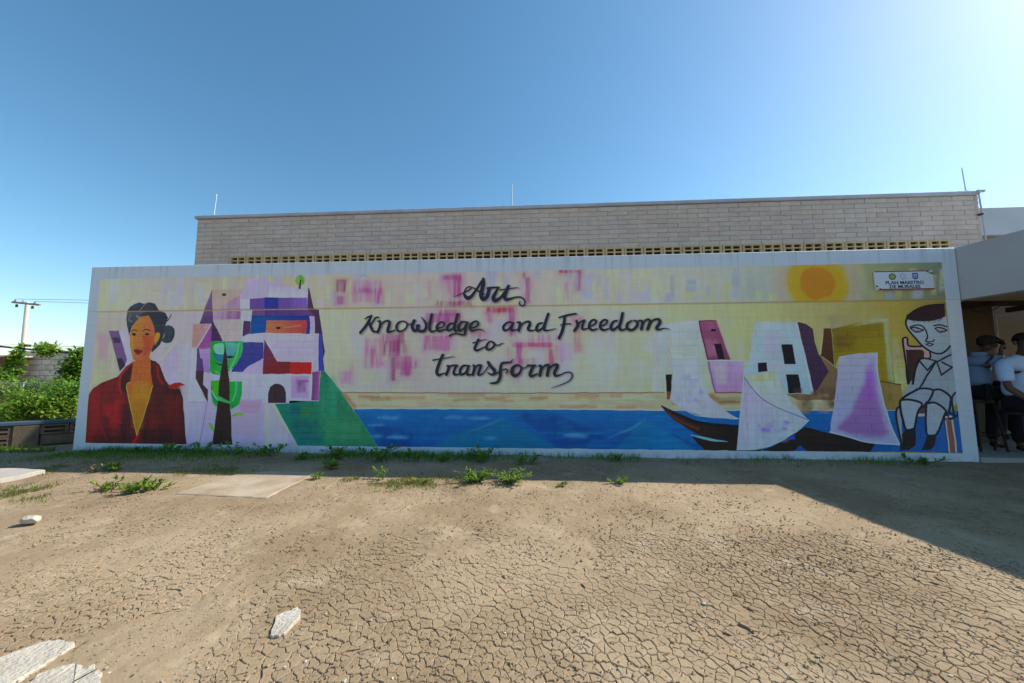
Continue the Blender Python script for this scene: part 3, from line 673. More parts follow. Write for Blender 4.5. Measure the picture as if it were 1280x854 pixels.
    fill(Z(r8, [(235, 478), (305, 468), (318, 500), (310, 640), (250, 662), (195, 662), (195, 520)]), (24, 20, 26))
    fill(Z(r8, [(420, 522), (498, 522), (495, 610), (450, 660), (370, 662), (410, 560)]), (24, 20, 26))
    fill(Z(r8, [(410, 360), (405, 540), (370, 640), (255, 660), (320, 610), (320, 365)]), (20, 50, 92))
    fill(Z(r8, [(500, 540), (565, 390), (605, 680), (440, 680), (490, 620)]), (20, 50, 92))
    line(Z(r8, [(340, 118), (300, 140), (190, 212), (182, 290), (205, 400), (235, 480), (305, 468)]), ol, 2.46)
    line(Z(r8, [(190, 215), (260, 212), (340, 228), (372, 255), (340, 310), (320, 380), (305, 470)]), ol, 2.32)
    line(Z(r8, [(330, 118), (400, 110), (470, 132), (440, 210), (405, 245), (385, 280)]), ol, 2.32)
    line(Z(r8, [(472, 128), (540, 125), (620, 185), (625, 250), (612, 310)]), ol, 2.61)
    line(Z(r8, [(412, 245), (480, 240), (560, 285), (590, 325)]), ol, 2.32)
    line(Z(r8, [(410, 245), (405, 380), (418, 520), (498, 522), (550, 400), (575, 330)]), ol, 2.32)
    line(Z(r8, [(668, 150), (640, 190), (645, 270), (660, 350), (690, 350), (690, 325)]), ol, 2.32)
    line(Z(r8, [(570, 365), (600, 330), (640, 340), (660, 370), (620, 380), (600, 350)]), ol, 2.03)
    fill(Z(r8, [(578, 360), (600, 355), (600, 370), (578, 372)]), (130, 130, 134))
    fill(Z(r8, [(612, 352), (640, 352), (640, 368), (612, 368)]), (130, 130, 134))
    # frame again (crisp masking of what ran over it), with groove ochre
    fr = WHITE * (1 + 0.025 * NZH + 0.02 * NZC)[..., None]
    M = np.ones((TH, TW), dtype=bool)
    M[ys0:ys1, xs0:xs1] = False
    IMG[M] = np.broadcast_to(fr, (TH, TW, 3))[M]
    cw = lin((214, 176, 96)) * 0.9
    a_ = (0.75 + 0.25 * NZH[gz - 4:gz + 5, xs0:xs1])[..., None] * np.array([.25, .5, .7, .8, .8, .8, .7, .5, .2])[:, None, None]
    IMG[gz - 4:gz + 5, xs0:xs1] = IMG[gz - 4:gz + 5, xs0:xs1] * (1 - a_) + cw * a_
    # rain streaks from the top edge and a few scuffs on the frame
    st = np.clip((vnoise(TW, TH, 14, 400) * .7 + vnoise(TW, TH, 5, 300) * .3 - .12) * 1.6, 0, 1) * np.clip((np.arange(TH) / TS - 2.42) / .38, 0, 1)[:, None] ** 1.5
    st = (st * .30)[..., None]
    IMG[:] = IMG * (1 - st) + lin((112, 108, 104)) * st
    sc = np.clip((NZC * .6 + NZH * .6 - .62) * 3, 0, 1)[..., None] * .16
    IMG[:] = IMG * (1 - sc) + lin((140, 132, 124)) * sc
    # splash-back dirt at the foot of the frame
    dz = np.clip(1 - np.arange(TH) / (0.10 * TS), 0, 1)[:, None] * np.clip(0.35 + 0.9 * NZC + 0.5 * NZV, 0, 1)
    dz = dz[..., None] * 0.55
    IMG[:] = IMG * (1 - dz) + lin((120, 104, 88)) * dz
    np.clip(IMG, 0.01, 0.88, out=IMG)


L1, L2, L3, L4 = (560, 335, 11.636), (440, 380, 14.22), (520, 380, 12.2), (600, 380, 12.2)
L5, L6, L7 = (690, 380, 8.533), (530, 430, 12.8), (610, 430, 10.667)

def W(z, *strokes):
    return [[(z[0] + p[0] / z[2], z[1] + p[1] / z[2], p[2] / z[2]) for p in st] for st in strokes]

WORDS = {
    'Art': W(L1, [(95, 420, 5), (170, 388, 14), (240, 358, 18), (300, 330, 24), (335, 295, 24), (318, 275, 22), (275, 290, 22), (245, 340, 26), (240, 395, 40), (285, 440, 62), (340, 415, 55), (390, 350, 42), (440, 280, 38), (480, 215, 40), (512, 165, 34)],
             [(512, 160, 40), (515, 230, 62), (500, 310, 64), (482, 390, 66), (510, 455, 66), (565, 425, 60), (590, 350, 56), (605, 300, 50)],
             [(335, 285, 12), (380, 295, 20), (420, 325, 24), (480, 360, 24), (535, 385, 18)],
             [(580, 300, 40), (640, 290, 34), (735, 285, 28)],
             [(735, 290, 30), (690, 370, 50), (660, 440, 62), (690, 478, 62), (760, 440, 46), (820, 360, 34)],
             [(880, 265, 44), (850, 340, 56), (825, 410, 60), (840, 460, 52), (900, 455, 40), (980, 430, 24), (1060, 430, 22), (1110, 470, 20), (1115, 530, 20), (1080, 555, 20), (1040, 530, 20), (1045, 490, 14)],
             [(760, 325, 20), (850, 310, 18), (940, 298, 16), (1020, 288, 8)]),
    'Knowledge': W(L2, [(345, 205, 34), (300, 310, 66), (235, 410, 62), (150, 510, 56)], [(230, 265, 20), (280, 235, 34), (340, 215, 34)],
                   [(470, 240, 30), (420, 245, 34), (385, 300, 34), (340, 360, 34), (300, 370, 24)], [(320, 350, 44), (345, 430, 54), (385, 490, 44), (440, 490, 34)],
                   [(455, 310, 20), (500, 310, 40), (500, 400, 54), (460, 505, 50)], [(500, 400, 30), (560, 330, 34), (630, 300, 36), (670, 330, 52), (655, 410, 60), (640, 490, 56), (690, 495, 40), (770, 465, 22)],
                   [(900, 310, 24), (840, 330, 40), (795, 400, 48), (820, 480, 36), (900, 480, 30), (970, 420, 30), (980, 350, 30), (930, 310, 24), (890, 310, 20)], [(985, 370, 24), (1050, 355, 24)],
                   [(1110, 300, 60), (1075, 400, 60), (1110, 480, 54), (1170, 450, 50), (1190, 380, 44)])
    + W(L3, [(20, 330, 36), (30, 395, 44), (80, 420, 46), (140, 400, 52), (160, 330, 40), (130, 260, 26), (85, 205, 10)], [(160, 300, 14), (210, 290, 14)],
        [(245, 165, 44), (225, 270, 44), (212, 380, 44), (240, 425, 34), (300, 410, 24), (340, 390, 20)],
        [(335, 370, 24), (400, 360, 24), (440, 310, 30), (400, 280, 28), (345, 310, 36), (320, 370, 40), (360, 420, 36), (420, 400, 26), (470, 390, 20)],
        [(580, 300, 28), (520, 310, 36), (480, 370, 44), (500, 410, 36), (560, 380, 30), (590, 330, 24)], [(640, 165, 48), (610, 270, 46), (590, 370, 44), (610, 420, 34), (650, 400, 20)],
        [(770, 280, 24), (700, 280, 36), (655, 350, 48), (670, 410, 40), (730, 380, 30), (765, 310, 24)], [(790, 280, 24), (770, 350, 44), (755, 420, 44), (745, 470, 34), (690, 470, 28), (620, 455, 24), (560, 465, 28), (520, 490, 34)], [(770, 285, 20), (830, 295, 10)],
        [(830, 370, 24), (900, 360, 26), (955, 310, 34), (930, 270, 28), (870, 290, 36), (830, 350, 46), (850, 410, 40), (920, 400, 24), (980, 390, 18), (1035, 408, 10)]),
    'and': W(L4, [(500, 290, 24), (430, 280, 34), (360, 340, 44), (370, 400, 40), (430, 390, 34), (480, 330, 28)], [(510, 290, 30), (480, 350, 50), (480, 400, 44), (530, 400, 26), (580, 380, 18)],
             [(570, 280, 30), (610, 290, 44), (605, 350, 50), (590, 410, 44)], [(610, 350, 24), (670, 290, 30), (740, 270, 36), (760, 310, 48), (735, 380, 50), (770, 408, 34), (830, 400, 20)],
             [(950, 290, 26), (890, 310, 40), (860, 380, 48), (890, 410, 40), (950, 370, 34), (980, 310, 24)], [(1040, 155, 44), (1005, 260, 48), (975, 370, 48), (1000, 405, 34), (1060, 400, 20), (1160, 375, 8)]),
    'Freedom': W(L5, [(75, 145, 18), (150, 125, 26), (220, 110, 24), (255, 105, 22)], [(135, 140, 30), (125, 220, 36), (105, 300, 36), (75, 365, 34)], [(90, 225, 12), (140, 215, 16), (200, 212, 14)],
                 [(260, 180, 26), (275, 230, 36), (240, 285, 34)], [(275, 220, 20), (310, 190, 22), (345, 175, 22)], [(345, 180, 24), (325, 230, 28), (325, 270, 26), (370, 265, 16), (400, 245, 14)],
                 [(400, 240, 18), (450, 220, 20), (470, 185, 22), (440, 170, 22), (405, 200, 28), (395, 250, 30), (430, 280, 26), (480, 265, 16)],
                 [(515, 240, 18), (565, 220, 20), (588, 185, 22), (558, 170, 22), (522, 200, 28), (512, 250, 30), (548, 280, 26), (600, 265, 16)],
                 [(690, 180, 20), (650, 195, 28), (625, 250, 34), (650, 280, 28), (700, 240, 24)], [(750, 100, 30), (735, 180, 34), (715, 250, 34), (740, 280, 26), (790, 265, 14)],
                 [(850, 180, 16), (805, 210, 30), (800, 260, 32), (850, 280, 28), (900, 240, 30), (905, 195, 26), (870, 178, 16)],
                 [(920, 180, 18), (960, 190, 26), (950, 270, 34)], [(950, 250, 20), (990, 180, 22), (1030, 170, 24), (1040, 200, 32), (1015, 270, 34)],
                 [(1020, 250, 20), (1070, 180, 22), (1130, 165, 26), (1145, 200, 34), (1110, 260, 32), (1140, 275, 22), (1190, 262, 12), (1250, 270, 4)]),
    'to': W(L3, [(950, 545, 44), (920, 620, 48), (895, 680, 48), (930, 710, 40), (1000, 680, 28), (1060, 650, 20)], [(870, 595, 24), (940, 575, 20), (1000, 555, 16), (1070, 540, 10)])
    + W(L4, [(150, 570, 24), (110, 620, 40), (100, 680, 40), (150, 695, 36), (210, 650, 40), (215, 600, 36), (165, 570, 24)], [(215, 620, 18), (280, 630, 20), (320, 610, 20), (355, 598, 8)]),
    'transform': W(L6, [(300, 180, 56), (260, 270, 56), (220, 380, 58), (205, 460, 56), (240, 500, 48), (290, 480, 30), (340, 465, 20)], [(145, 260, 28), (250, 240, 20), (350, 225, 18), (480, 200, 8)],
                   [(370, 350, 30), (400, 370, 50), (360, 490, 50)], [(400, 370, 28), (460, 345, 34), (530, 345, 34)], [(520, 350, 40), (485, 420, 44), (480, 480, 44), (540, 490, 30), (580, 460, 20)],
                   [(700, 350, 26), (630, 350, 38), (580, 420, 48), (590, 490, 40), (650, 470, 36), (700, 400, 28)], [(720, 350, 36), (690, 430, 48), (700, 490, 44), (760, 490, 28)],
                   [(790, 340, 30), (810, 380, 50), (785, 490, 48)], [(810, 390, 26), (860, 345, 34), (910, 350, 44), (885, 430, 48), (870, 490, 40), (920, 490, 24), (980, 430, 18), (1040, 350, 20)],
                   [(1025, 290, 44), (1070, 360, 48), (1130, 430, 54), (1110, 490, 40), (1050, 480, 26), (1020, 455, 16)], [(1110, 490, 20), (1170, 470, 22), (1210, 440, 24)])
    + W(L7, [(330, 205, 6), (300, 245, 24), (240, 250, 30), (185, 265, 36), (165, 340, 38), (165, 430, 42), (130, 505, 38), (80, 522, 30), (25, 522, 14)], [(150, 370, 18), (200, 345, 16), (245, 335, 18), (260, 365, 18), (240, 390, 14)],
        [(400, 280, 26), (340, 310, 44), (320, 380, 50), (360, 425, 44), (420, 390, 34), (445, 320, 30), (410, 285, 22)], [(445, 320, 16), (490, 320, 14), (540, 290, 18)],
        [(530, 285, 26), (600, 290, 28), (630, 290, 28)], [(610, 290, 38), (580, 350, 44), (560, 410, 44), (590, 430, 36), (650, 400, 22)],
        [(680, 290, 26), (710, 310, 40), (690, 420, 44)], [(705, 350, 22), (760, 290, 28), (810, 285, 34), (800, 350, 44), (790, 420, 44)],
        [(810, 340, 22), (860, 290, 28), (915, 275, 34), (920, 310, 44), (885, 380, 44), (900, 425, 36), (970, 410, 20), (1040, 378, 16), (1100, 385, 18), (1120, 430, 20), (1080, 490, 16), (980, 540, 12), (840, 585, 4)]),
}

paint_mural()
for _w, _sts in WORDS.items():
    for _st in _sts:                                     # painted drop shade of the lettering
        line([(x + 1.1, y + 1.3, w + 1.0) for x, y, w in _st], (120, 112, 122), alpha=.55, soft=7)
# ------------------------------------------------------------------ helpers
def tag(o, label=None, cat=None, group=None, kind=None):
    if label: o['label'] = label
    if cat: o['category'] = cat
    if group: o['group'] = group
    if kind: o['kind'] = kind
    return o

def empty(name, loc=(0, 0, 0), rz=0.0):
    o = bpy.data.objects.new(name, None)
    o.location = loc
    o.rotation_euler = (0, 0, rz)
    o.empty_display_size = 0.2
    col.objects.link(o)
    return o

def link(name, me, parent=None, loc=None):
    o = bpy.data.objects.new(name, me)
    col.objects.link(o)
    if parent is not None:
        o.parent = parent
    if loc is not None:
        o.location = loc
    return o

class MB:
    """collects simple shapes into one mesh"""
    def __init__(s):
        s.v, s.f, s.mi, s.uvs = [], [], [], []
    def poly(s, pts, mi=0):
        n = len(s.v)
        s.v += [tuple(p) for p in pts]
        s.f.append(tuple(range(n, n + len(pts))))
        s.mi.append(mi)
    def box(s, x0, y0, z0, x1, y1, z1, mi=0, bev=0.0):
        if bev <= 0:
            n = len(s.v)
            s.v += [(x0, y0, z0), (x1, y0, z0), (x1, y1, z0), (x0, y1, z0), (x0, y0, z1), (x1, y0, z1), (x1, y1, z1), (x0, y1, z1)]
            for q in ((0, 3, 2, 1), (4, 5, 6, 7), (0, 1, 5, 4), (1, 2, 6, 5), (2, 3, 7, 6), (3, 0, 4, 7)):
                s.f.append(tuple(n + k for k in q)); s.mi.append(mi)
        else:
            bm = bmesh.new()
            bmesh.ops.create_cube(bm, size=1.0, matrix=Matrix.Translation(((x0 + x1) / 2, (y0 + y1) / 2, (z0 + z1) / 2)) @ Matrix.Diagonal((x1 - x0, y1 - y0, z1 - z0, 1)))
            bmesh.ops.bevel(bm, geom=bm.edges[:], offset=bev, segments=1, affect='EDGES')
            s.add_bm(bm, mi)
    def add_bm(s, bm, mi=0):
        n = len(s.v)
        bm.verts.ensure_lookup_table()
        for i, v in enumerate(bm.verts): v.index = i
        s.v += [tuple(v.co) for v in bm.verts]
        for f in bm.faces:
            s.f.append(tuple(n + v.index for v in f.verts)); s.mi.append(mi)
        bm.free()
    def tube(s, pts, r, seg=8, mi=0, caps=True):
        pts = [Vector(p) for p in pts]
        rs = r if isinstance(r, (list, tuple)) else [r] * len(pts)
        n0 = len(s.v)
        for i, p in enumerate(pts):
            d = (pts[min(i + 1, len(pts) - 1)] - pts[max(i - 1, 0)]).normalized()
            a = d.orthogonal().normalized() if abs(d.z) > 0.99 else d.cross(Vector((0, 0, 1))).normalized()
            b = d.cross(a)
            for k in range(seg):
                t = 2 * math.pi * k / seg
                s.v.append(tuple(p + (a * math.cos(t) + b * math.sin(t)) * rs[i]))
        for i in range(len(pts) - 1):
            for k in range(seg):
                k2 = (k + 1) % seg
                s.f.append((n0 + i * seg + k, n0 + i * seg + k2, n0 + (i + 1) * seg + k2, n0 + (i + 1) * seg + k)); s.mi.append(mi)
        if caps:
            s.f.append(tuple(n0 + k for k in range(seg))[::-1]); s.mi.append(mi)
            s.f.append(tuple(n0 + (len(pts) - 1) * seg + k for k in range(seg))); s.mi.append(mi)
    def mesh(s, name, mats, smooth=False):
        me = bpy.data.meshes.new(name)
        me.from_pydata(s.v, [], s.f)
        for m_ in (mats if isinstance(mats, (list, tuple)) else [mats]):
            me.materials.append(m_)
        if any(s.mi):
            me.polygons.foreach_set('material_index', s.mi)
        if smooth:
            me.polygons.foreach_set('use_smooth', [True] * len(me.polygons))
        me.update()
        return me
    def build(s, name, mats, parent=None, loc=None, smooth=False):
        return link(name, s.mesh(name, mats, smooth), parent, loc)

def mat(name, base, rough=0.85, var=0.12, scale=6.0, bump=0.25, bscale=60.0, base2=None, mix_scale=1.5, metallic=0.0, streak=None, spec=0.3, bdist=0.01):
    """plain procedural paint / cement / soil: two noises for tone, one for relief"""
    m_ = bpy.data.materials.new(name)
    m_.use_nodes = True
    t = m_.node_tree
    N, L = t.nodes, t.links
    b = N['Principled BSDF']
    b.inputs['Roughness'].default_value = rough
    b.inputs['Metallic'].default_value = metallic
    b.inputs['Specular IOR Level'].default_value = spec
    tc = N.new('ShaderNodeTexCoord')
    mp = N.new('ShaderNodeMapping')
    L.new(tc.outputs['Object'], mp.inputs[0])
    if streak: mp.inputs['Scale'].default_value = streak
    geo = N.new('ShaderNodeObjectInfo')
    add = N.new('ShaderNodeVectorMath'); add.operation = 'ADD'
    mul = N.new('ShaderNodeVectorMath'); mul.operation = 'SCALE'
    cmb = N.new('ShaderNodeCombineXYZ')
    for k in range(3): L.new(geo.outputs['Random'], cmb.inputs[k])
    mul.inputs['Scale'].default_value = 37.0
    L.new(cmb.outputs[0], mul.inputs[0])
    L.new(mp.outputs[0], add.inputs[0]); L.new(mul.outputs[0], add.inputs[1])
    n1 = N.new('ShaderNodeTexNoise'); n1.inputs['Scale'].default_value = scale; n1.inputs['Detail'].default_value = 6; n1.inputs['Roughness'].default_value = 0.65
    n2 = N.new('ShaderNodeTexNoise'); n2.inputs['Scale'].default_value = mix_scale; n2.inputs['Detail'].default_value = 4
    L.new(add.outputs[0], n1.inputs['Vector']); L.new(add.outputs[0], n2.inputs['Vector'])
    mx = N.new('ShaderNodeMix'); mx.data_type = 'RGBA'
    r = N.new('ShaderNodeValToRGB')
    r.color_ramp.elements[0].position = 0.38; r.color_ramp.elements[1].position = 0.66
    L.new(n2.outputs[0], r.inputs[0]); L.new(r.outputs[0], mx.inputs[0])
    mx.inputs[6].default_value = (*base, 1)
    mx.inputs[7].default_value = (*(base2 or [c * 0.86 for c in base]), 1)
    hs = N.new('ShaderNodeHueSaturation')
    mr = N.new('ShaderNodeMapRange')
    mr.inputs[1].default_value = 0.25; mr.inputs[2].default_value = 0.75
    mr.inputs[3].default_value = 1 - var; mr.inputs[4].default_value = 1 + var
    L.new(n1.outputs[0], mr.inputs[0]); L.new(mr.outputs[0], hs.inputs['Value'])
    L.new(mx.outputs[2], hs.inputs['Color']); L.new(hs.outputs[0], b.inputs['Base Color'])
    if bump > 0:
        n3 = N.new('ShaderNodeTexNoise'); n3.inputs['Scale'].default_value = bscale; n3.inputs['Detail'].default_value = 5
        L.new(add.outputs[0], n3.inputs['Vector'])
        bp = N.new('ShaderNodeBump'); bp.inputs['Strength'].default_value = bump; bp.inputs['Distance'].default_value = bdist
        L.new(n3.outputs[0], bp.inputs['Height']); L.new(bp.outputs[0], b.inputs['Normal'])
    return m_

M = {}
M['white'] = mat('white_wall_paint', (0.74, 0.74, 0.73), 0.7, 0.05, 5, 0.2, 80)
M['cement'] = mat('bare_cement', (0.36, 0.34, 0.31), 0.9, 0.12, 5, 0.4, 60)
M['mortar'] = mat('mortar', (0.53, 0.455, 0.40), 0.95, 0.10, 9, 0.3, 90)
M['block_a'] = mat('block_grey_tan', (0.55, 0.465, 0.405), 0.92, 0.10, 9, 0.5, 130)
M['block_b'] = mat('block_grey', (0.56, 0.48, 0.425), 0.92, 0.10, 9, 0.5, 130)
M['block_c'] = mat('block_warm', (0.555, 0.46, 0.395), 0.92, 0.12, 9, 0.5, 130)
M['block_d'] = mat('block_pale', (0.575, 0.495, 0.435), 0.92, 0.10, 9, 0.5, 130)
M['block_e'] = mat('block_dull', (0.535, 0.455, 0.40), 0.92, 0.10, 9, 0.5, 130)
M['vent'] = mat('ochre_vent_block', (0.56, 0.43, 0.23), 0.9, 0.12, 8, 0.4, 90)
M['coping'] = mat('cement_coping', (0.42, 0.45, 0.52), 0.85, 0.14, 4, 0.4, 60)
M['plaster'] = mat('grey_plaster', (0.46, 0.45, 0.46), 0.9, 0.08, 3, 0.4, 70, base2=(0.40, 0.38, 0.38))
M['tan'] = mat('tan_soffit', (0.42, 0.32, 0.20), 0.9, 0.10, 4, 0.3, 60)
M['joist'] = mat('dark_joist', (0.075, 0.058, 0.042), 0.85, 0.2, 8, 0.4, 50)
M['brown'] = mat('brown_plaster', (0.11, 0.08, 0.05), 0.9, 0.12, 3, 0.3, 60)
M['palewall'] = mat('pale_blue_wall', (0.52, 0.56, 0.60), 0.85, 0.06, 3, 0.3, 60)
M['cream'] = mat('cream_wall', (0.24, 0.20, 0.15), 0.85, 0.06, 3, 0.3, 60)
M['metal'] = mat('galvanised_rod', (0.55, 0.56, 0.57), 0.45, 0.06, 9, 0.0, metallic=0.5)
M['slab'] = mat('pale_concrete', (0.44, 0.36, 0.265), 0.92, 0.10, 7, 0.6, 110, base2=(0.31, 0.235, 0.155), mix_scale=3.4)
M['path'] = mat('grey_concrete_path', (0.42, 0.385, 0.34), 0.92, 0.10, 6, 0.5, 90)
M['rubble'] = mat('broken_concrete', (0.52, 0.475, 0.40), 0.92, 0.12, 11, 0.9, 70, base2=(0.42, 0.375, 0.30), mix_scale=5)
M['soilgrey'] = mat('old_low_wall', (0.125, 0.092, 0.066), 0.95, 0.18, 7, 0.7, 60, base2=(0.085, 0.065, 0.048), mix_scale=4)
M['bluecap'] = mat('blue_grey_cap', (0.05, 0.085, 0.12), 0.8, 0.14, 6, 0.3, 60)
M['black'] = mat('black_rubber', (0.015, 0.015, 0.016), 0.6, 0.1, 10, 0.0)
M['letter'] = mat('dark_lettering_paint', (0.024, 0.032, 0.056), 0.65, 0.22, 2.2, 0.15, 80, base2=(0.036, 0.030, 0.038), mix_scale=0.55)
M['pole'] = mat('pole_concrete', (0.56, 0.53, 0.49), 0.9, 0.08, 5, 0.3, 60)

def leafmat(name, c, tr=0.5):
    m_ = bpy.data.materials.new(name)
    m_.use_nodes = True
    t = m_.node_tree; N, L = t.nodes, t.links
    b = N['Principled BSDF']
    b.inputs['Roughness'].default_value = 0.6
    b.inputs['Specular IOR Level'].default_value = 0.25
    n = N.new('ShaderNodeTexNoise'); n.inputs['Scale'].default_value = 9; n.inputs['Detail'].default_value = 3
    tc = N.new('ShaderNodeTexCoord'); L.new(tc.outputs['Object'], n.inputs['Vector'])
    mx = N.new('ShaderNodeMix'); mx.data_type = 'RGBA'
    mx.inputs[6].default_value = (c[0] * 0.75, c[1] * 0.78, c[2] * 0.75, 1)
    mx.inputs[7].default_value = (c[0] * 1.3, c[1] * 1.22, c[2] * 1.1, 1)
    L.new(n.outputs[0], mx.inputs[0]); L.new(mx.outputs[2], b.inputs['Base Color'])
    tl = N.new('ShaderNodeBsdfTranslucent')
    L.new(mx.outputs[2], tl.inputs['Color'])
    ms = N.new('ShaderNodeMixShader'); ms.inputs[0].default_value = tr
    out = N['Material Output']
    L.new(b.outputs[0], ms.inputs[1]); L.new(tl.outputs[0], ms.inputs[2]); L.new(ms.outputs[0], out.inputs['Surface'])
    return m_

LEAF = [leafmat('leaf_fresh', (0.20, 0.36, 0.055)), leafmat('leaf_mid', (0.14, 0.30, 0.03)), leafmat('leaf_dark', (0.055, 0.135, 0.02)), leafmat('leaf_yellow', (0.30, 0.36, 0.06))]
STEM = mat('plant_stem', (0.10, 0.095, 0.04), 0.9, 0.1, 9, 0.0)
DRY = leafmat('dry_stalk', (0.24, 0.19, 0.09), 0.2)

# ------------------------------------------------------------------ ground: one sheet, cracked mud near by
def grade(a, b, s0, s1):
    """coordinates from a to b, steps growing from s0 to s1"""
    out, x, s = [a], a, s0
    sg = 1 if b > a else -1
    while (b - x) * sg > 0:
        x += sg * s
        out.append(x)
        s = min(s1, s * 1.12)
    return out

def lin_steps(a, b, s):
    return list(np.arange(a, b, s))

gx = lin_steps(3.3, 10.6, 0.010)
gx = sorted(grade(3.3, -12, 0.011, 0.09)[1:]) + gx + grade(10.6, 24, 0.011, 0.09)
gx = sorted(set(round(v, 5) for v in gx))
gx = [-2500, -700, -200, -70, -30, -18, -14] + gx + [28, 34, 50, 100, 300, 900, 2600]
gy = lin_steps(-3.95, -1.6, 0.010)
gy = sorted(grade(-3.95, -9, 0.02, 0.4)[1:]) + gy + grade(-1.6, 0.3, 0.011, 0.022) + grade(0.35, 16, 0.05, 0.6)
gy = sorted(set(round(v, 5) for v in gy))
gy = [-400, -60, -20, -12] + gy + [20, 30, 60, 150, 500, 1500, 3500]
GX, GY = np.meshgrid(np.array(gx), np.array(gy))
gr = np.random.default_rng(3)

def hash2(i, j, k):
    h = (i.astype(np.int64) * 73856093) ^ (j.astype(np.int64) * 19349663) ^ (k * 83492791)
    h = (h ^ (h >> 13)) * 1274126177
    h = h ^ (h >> 16)
    return ((h & 0xFFFFFF) / float(0xFFFFFF)).astype(np.float32)

def pnoise(x, y, s, k):
    x, y = x / s, y / s
    i, j = np.floor(x), np.floor(y)
    fx, fy = (x - i), (y - j)
    fx = fx * fx * (3 - 2 * fx); fy = fy * fy * (3 - 2 * fy)
    a, b = hash2(i, j, k), hash2(i + 1, j, k)
    c, d = hash2(i, j + 1, k), hash2(i + 1, j + 1, k)
    return (a * (1 - fx) + b * fx) * (1 - fy) + (c * (1 - fx) + d * fx) * fy

def cracks(x, y, s, k):
    """distance between the nearest and second nearest mud plate, in metres"""
    x = x + (pnoise(x, y, s * 0.7, k + 5) - .5) * s * 0.55
    y = y + (pnoise(x, y, s * 0.7, k + 6) - .5) * s * 0.55
    i0, j0 = np.floor(x / s), np.floor(y / s)
    f1 = np.full(x.shape, 9.0, np.float32); f2 = np.full(x.shape, 9.0, np.float32)
    hid = np.zeros(x.shape, np.float32)
    for di in (-1, 0, 1):
        for dj in (-1, 0, 1):
            i, j = i0 + di, j0 + dj
            px = (i + hash2(i, j, k)) * s; py = (j + hash2(i, j, k + 1)) * s
            d = np.sqrt((px - x) ** 2 + (py - y) ** 2)
            nb = d < f1
            f2 = np.where(nb, f1, np.minimum(f2, d))
            hid = np.where(nb, hash2(i, j, k + 2), hid)
            f1 = np.where(nb, d, f1)
    return f2 - f1, hid

def relief(x, y):
    return ((pnoise(x, y, 1.3, 21) - .5) * 0.022 + (pnoise(x, y, 0.42, 22) - .5) * 0.006) * np.clip((np.abs(x - 4.05) / .9) ** 4 + (np.abs(y + 1.45) / .75) ** 4 - .6, 0, 1)

near = (GX > -8) & (GX < 20) & (GY > -8) & (GY < 2.5)
GZ = np.zeros(GX.shape, np.float32)
xn, yn = GX[near], GY[near]

def crackiness(x, y):
    """0 where the soil lies loose, 1 where it has dried into plates"""
    a = pnoise(x, y, 0.9, 70) * .55 + pnoise(x, y, 0.3, 73) * .45
    return np.clip((a - 0.36) * 3.0 + np.clip((x - 6.4) / 3.2, -.30, .45) + np.clip((-2.9 - y) / 1.2, -.3, .3), 0, 1) * np.clip((-1.9 - y) / 1.3, 0, 1)

wcr = crackiness(xn, yn)
crumb = pnoise(xn, yn, 0.024, 80) * 0.5 + pnoise(xn, yn, 0.05, 81) * 0.5
zz = relief(xn, yn) - 0.0065 * np.clip(wcr * 4 - .4, 0, 1) + (crumb - .5) * 0.007 + (pnoise(xn, yn, 0.15, 82) - .5) * 0.006 * (1 - wcr)
fade = np.clip((20 - xn) / 4, 0, 1) * np.clip((xn + 8) / 4, 0, 1) * np.clip((2.5 - yn) / 2, 0, 1)
GZ[near] = zz * fade
ny, nx = GX.shape
vv = np.stack([GX, GY, GZ], -1).reshape(-1, 3).astype(np.float32)
idx = np.arange(ny * nx, dtype=np.int32).reshape(ny, nx)
quads = np.stack([idx[:-1, :-1], idx[:-1, 1:], idx[1:, 1:], idx[1:, :-1]], -1).reshape(-1, 4)
gme = bpy.data.meshes.new('ground')
gme.vertices.add(len(vv)); gme.vertices.foreach_set('co', vv.ravel())
gme.loops.add(quads.size); gme.loops.foreach_set('vertex_index', quads.ravel())
gme.polygons.add(len(quads))
gme.polygons.foreach_set('loop_start', np.arange(0, quads.size, 4, dtype=np.int32))
gme.polygons.foreach_set('use_smooth', np.ones(len(quads), dtype=bool))
gme.update(calc_edges=True)

def ground_z(x, y):
    a, b = np.array([x], dtype=np.float64), np.array([y], dtype=np.float64)
    return float(relief(a, b)[0]) if -6 < x < 18 and -8 < y < 1 else 0.0

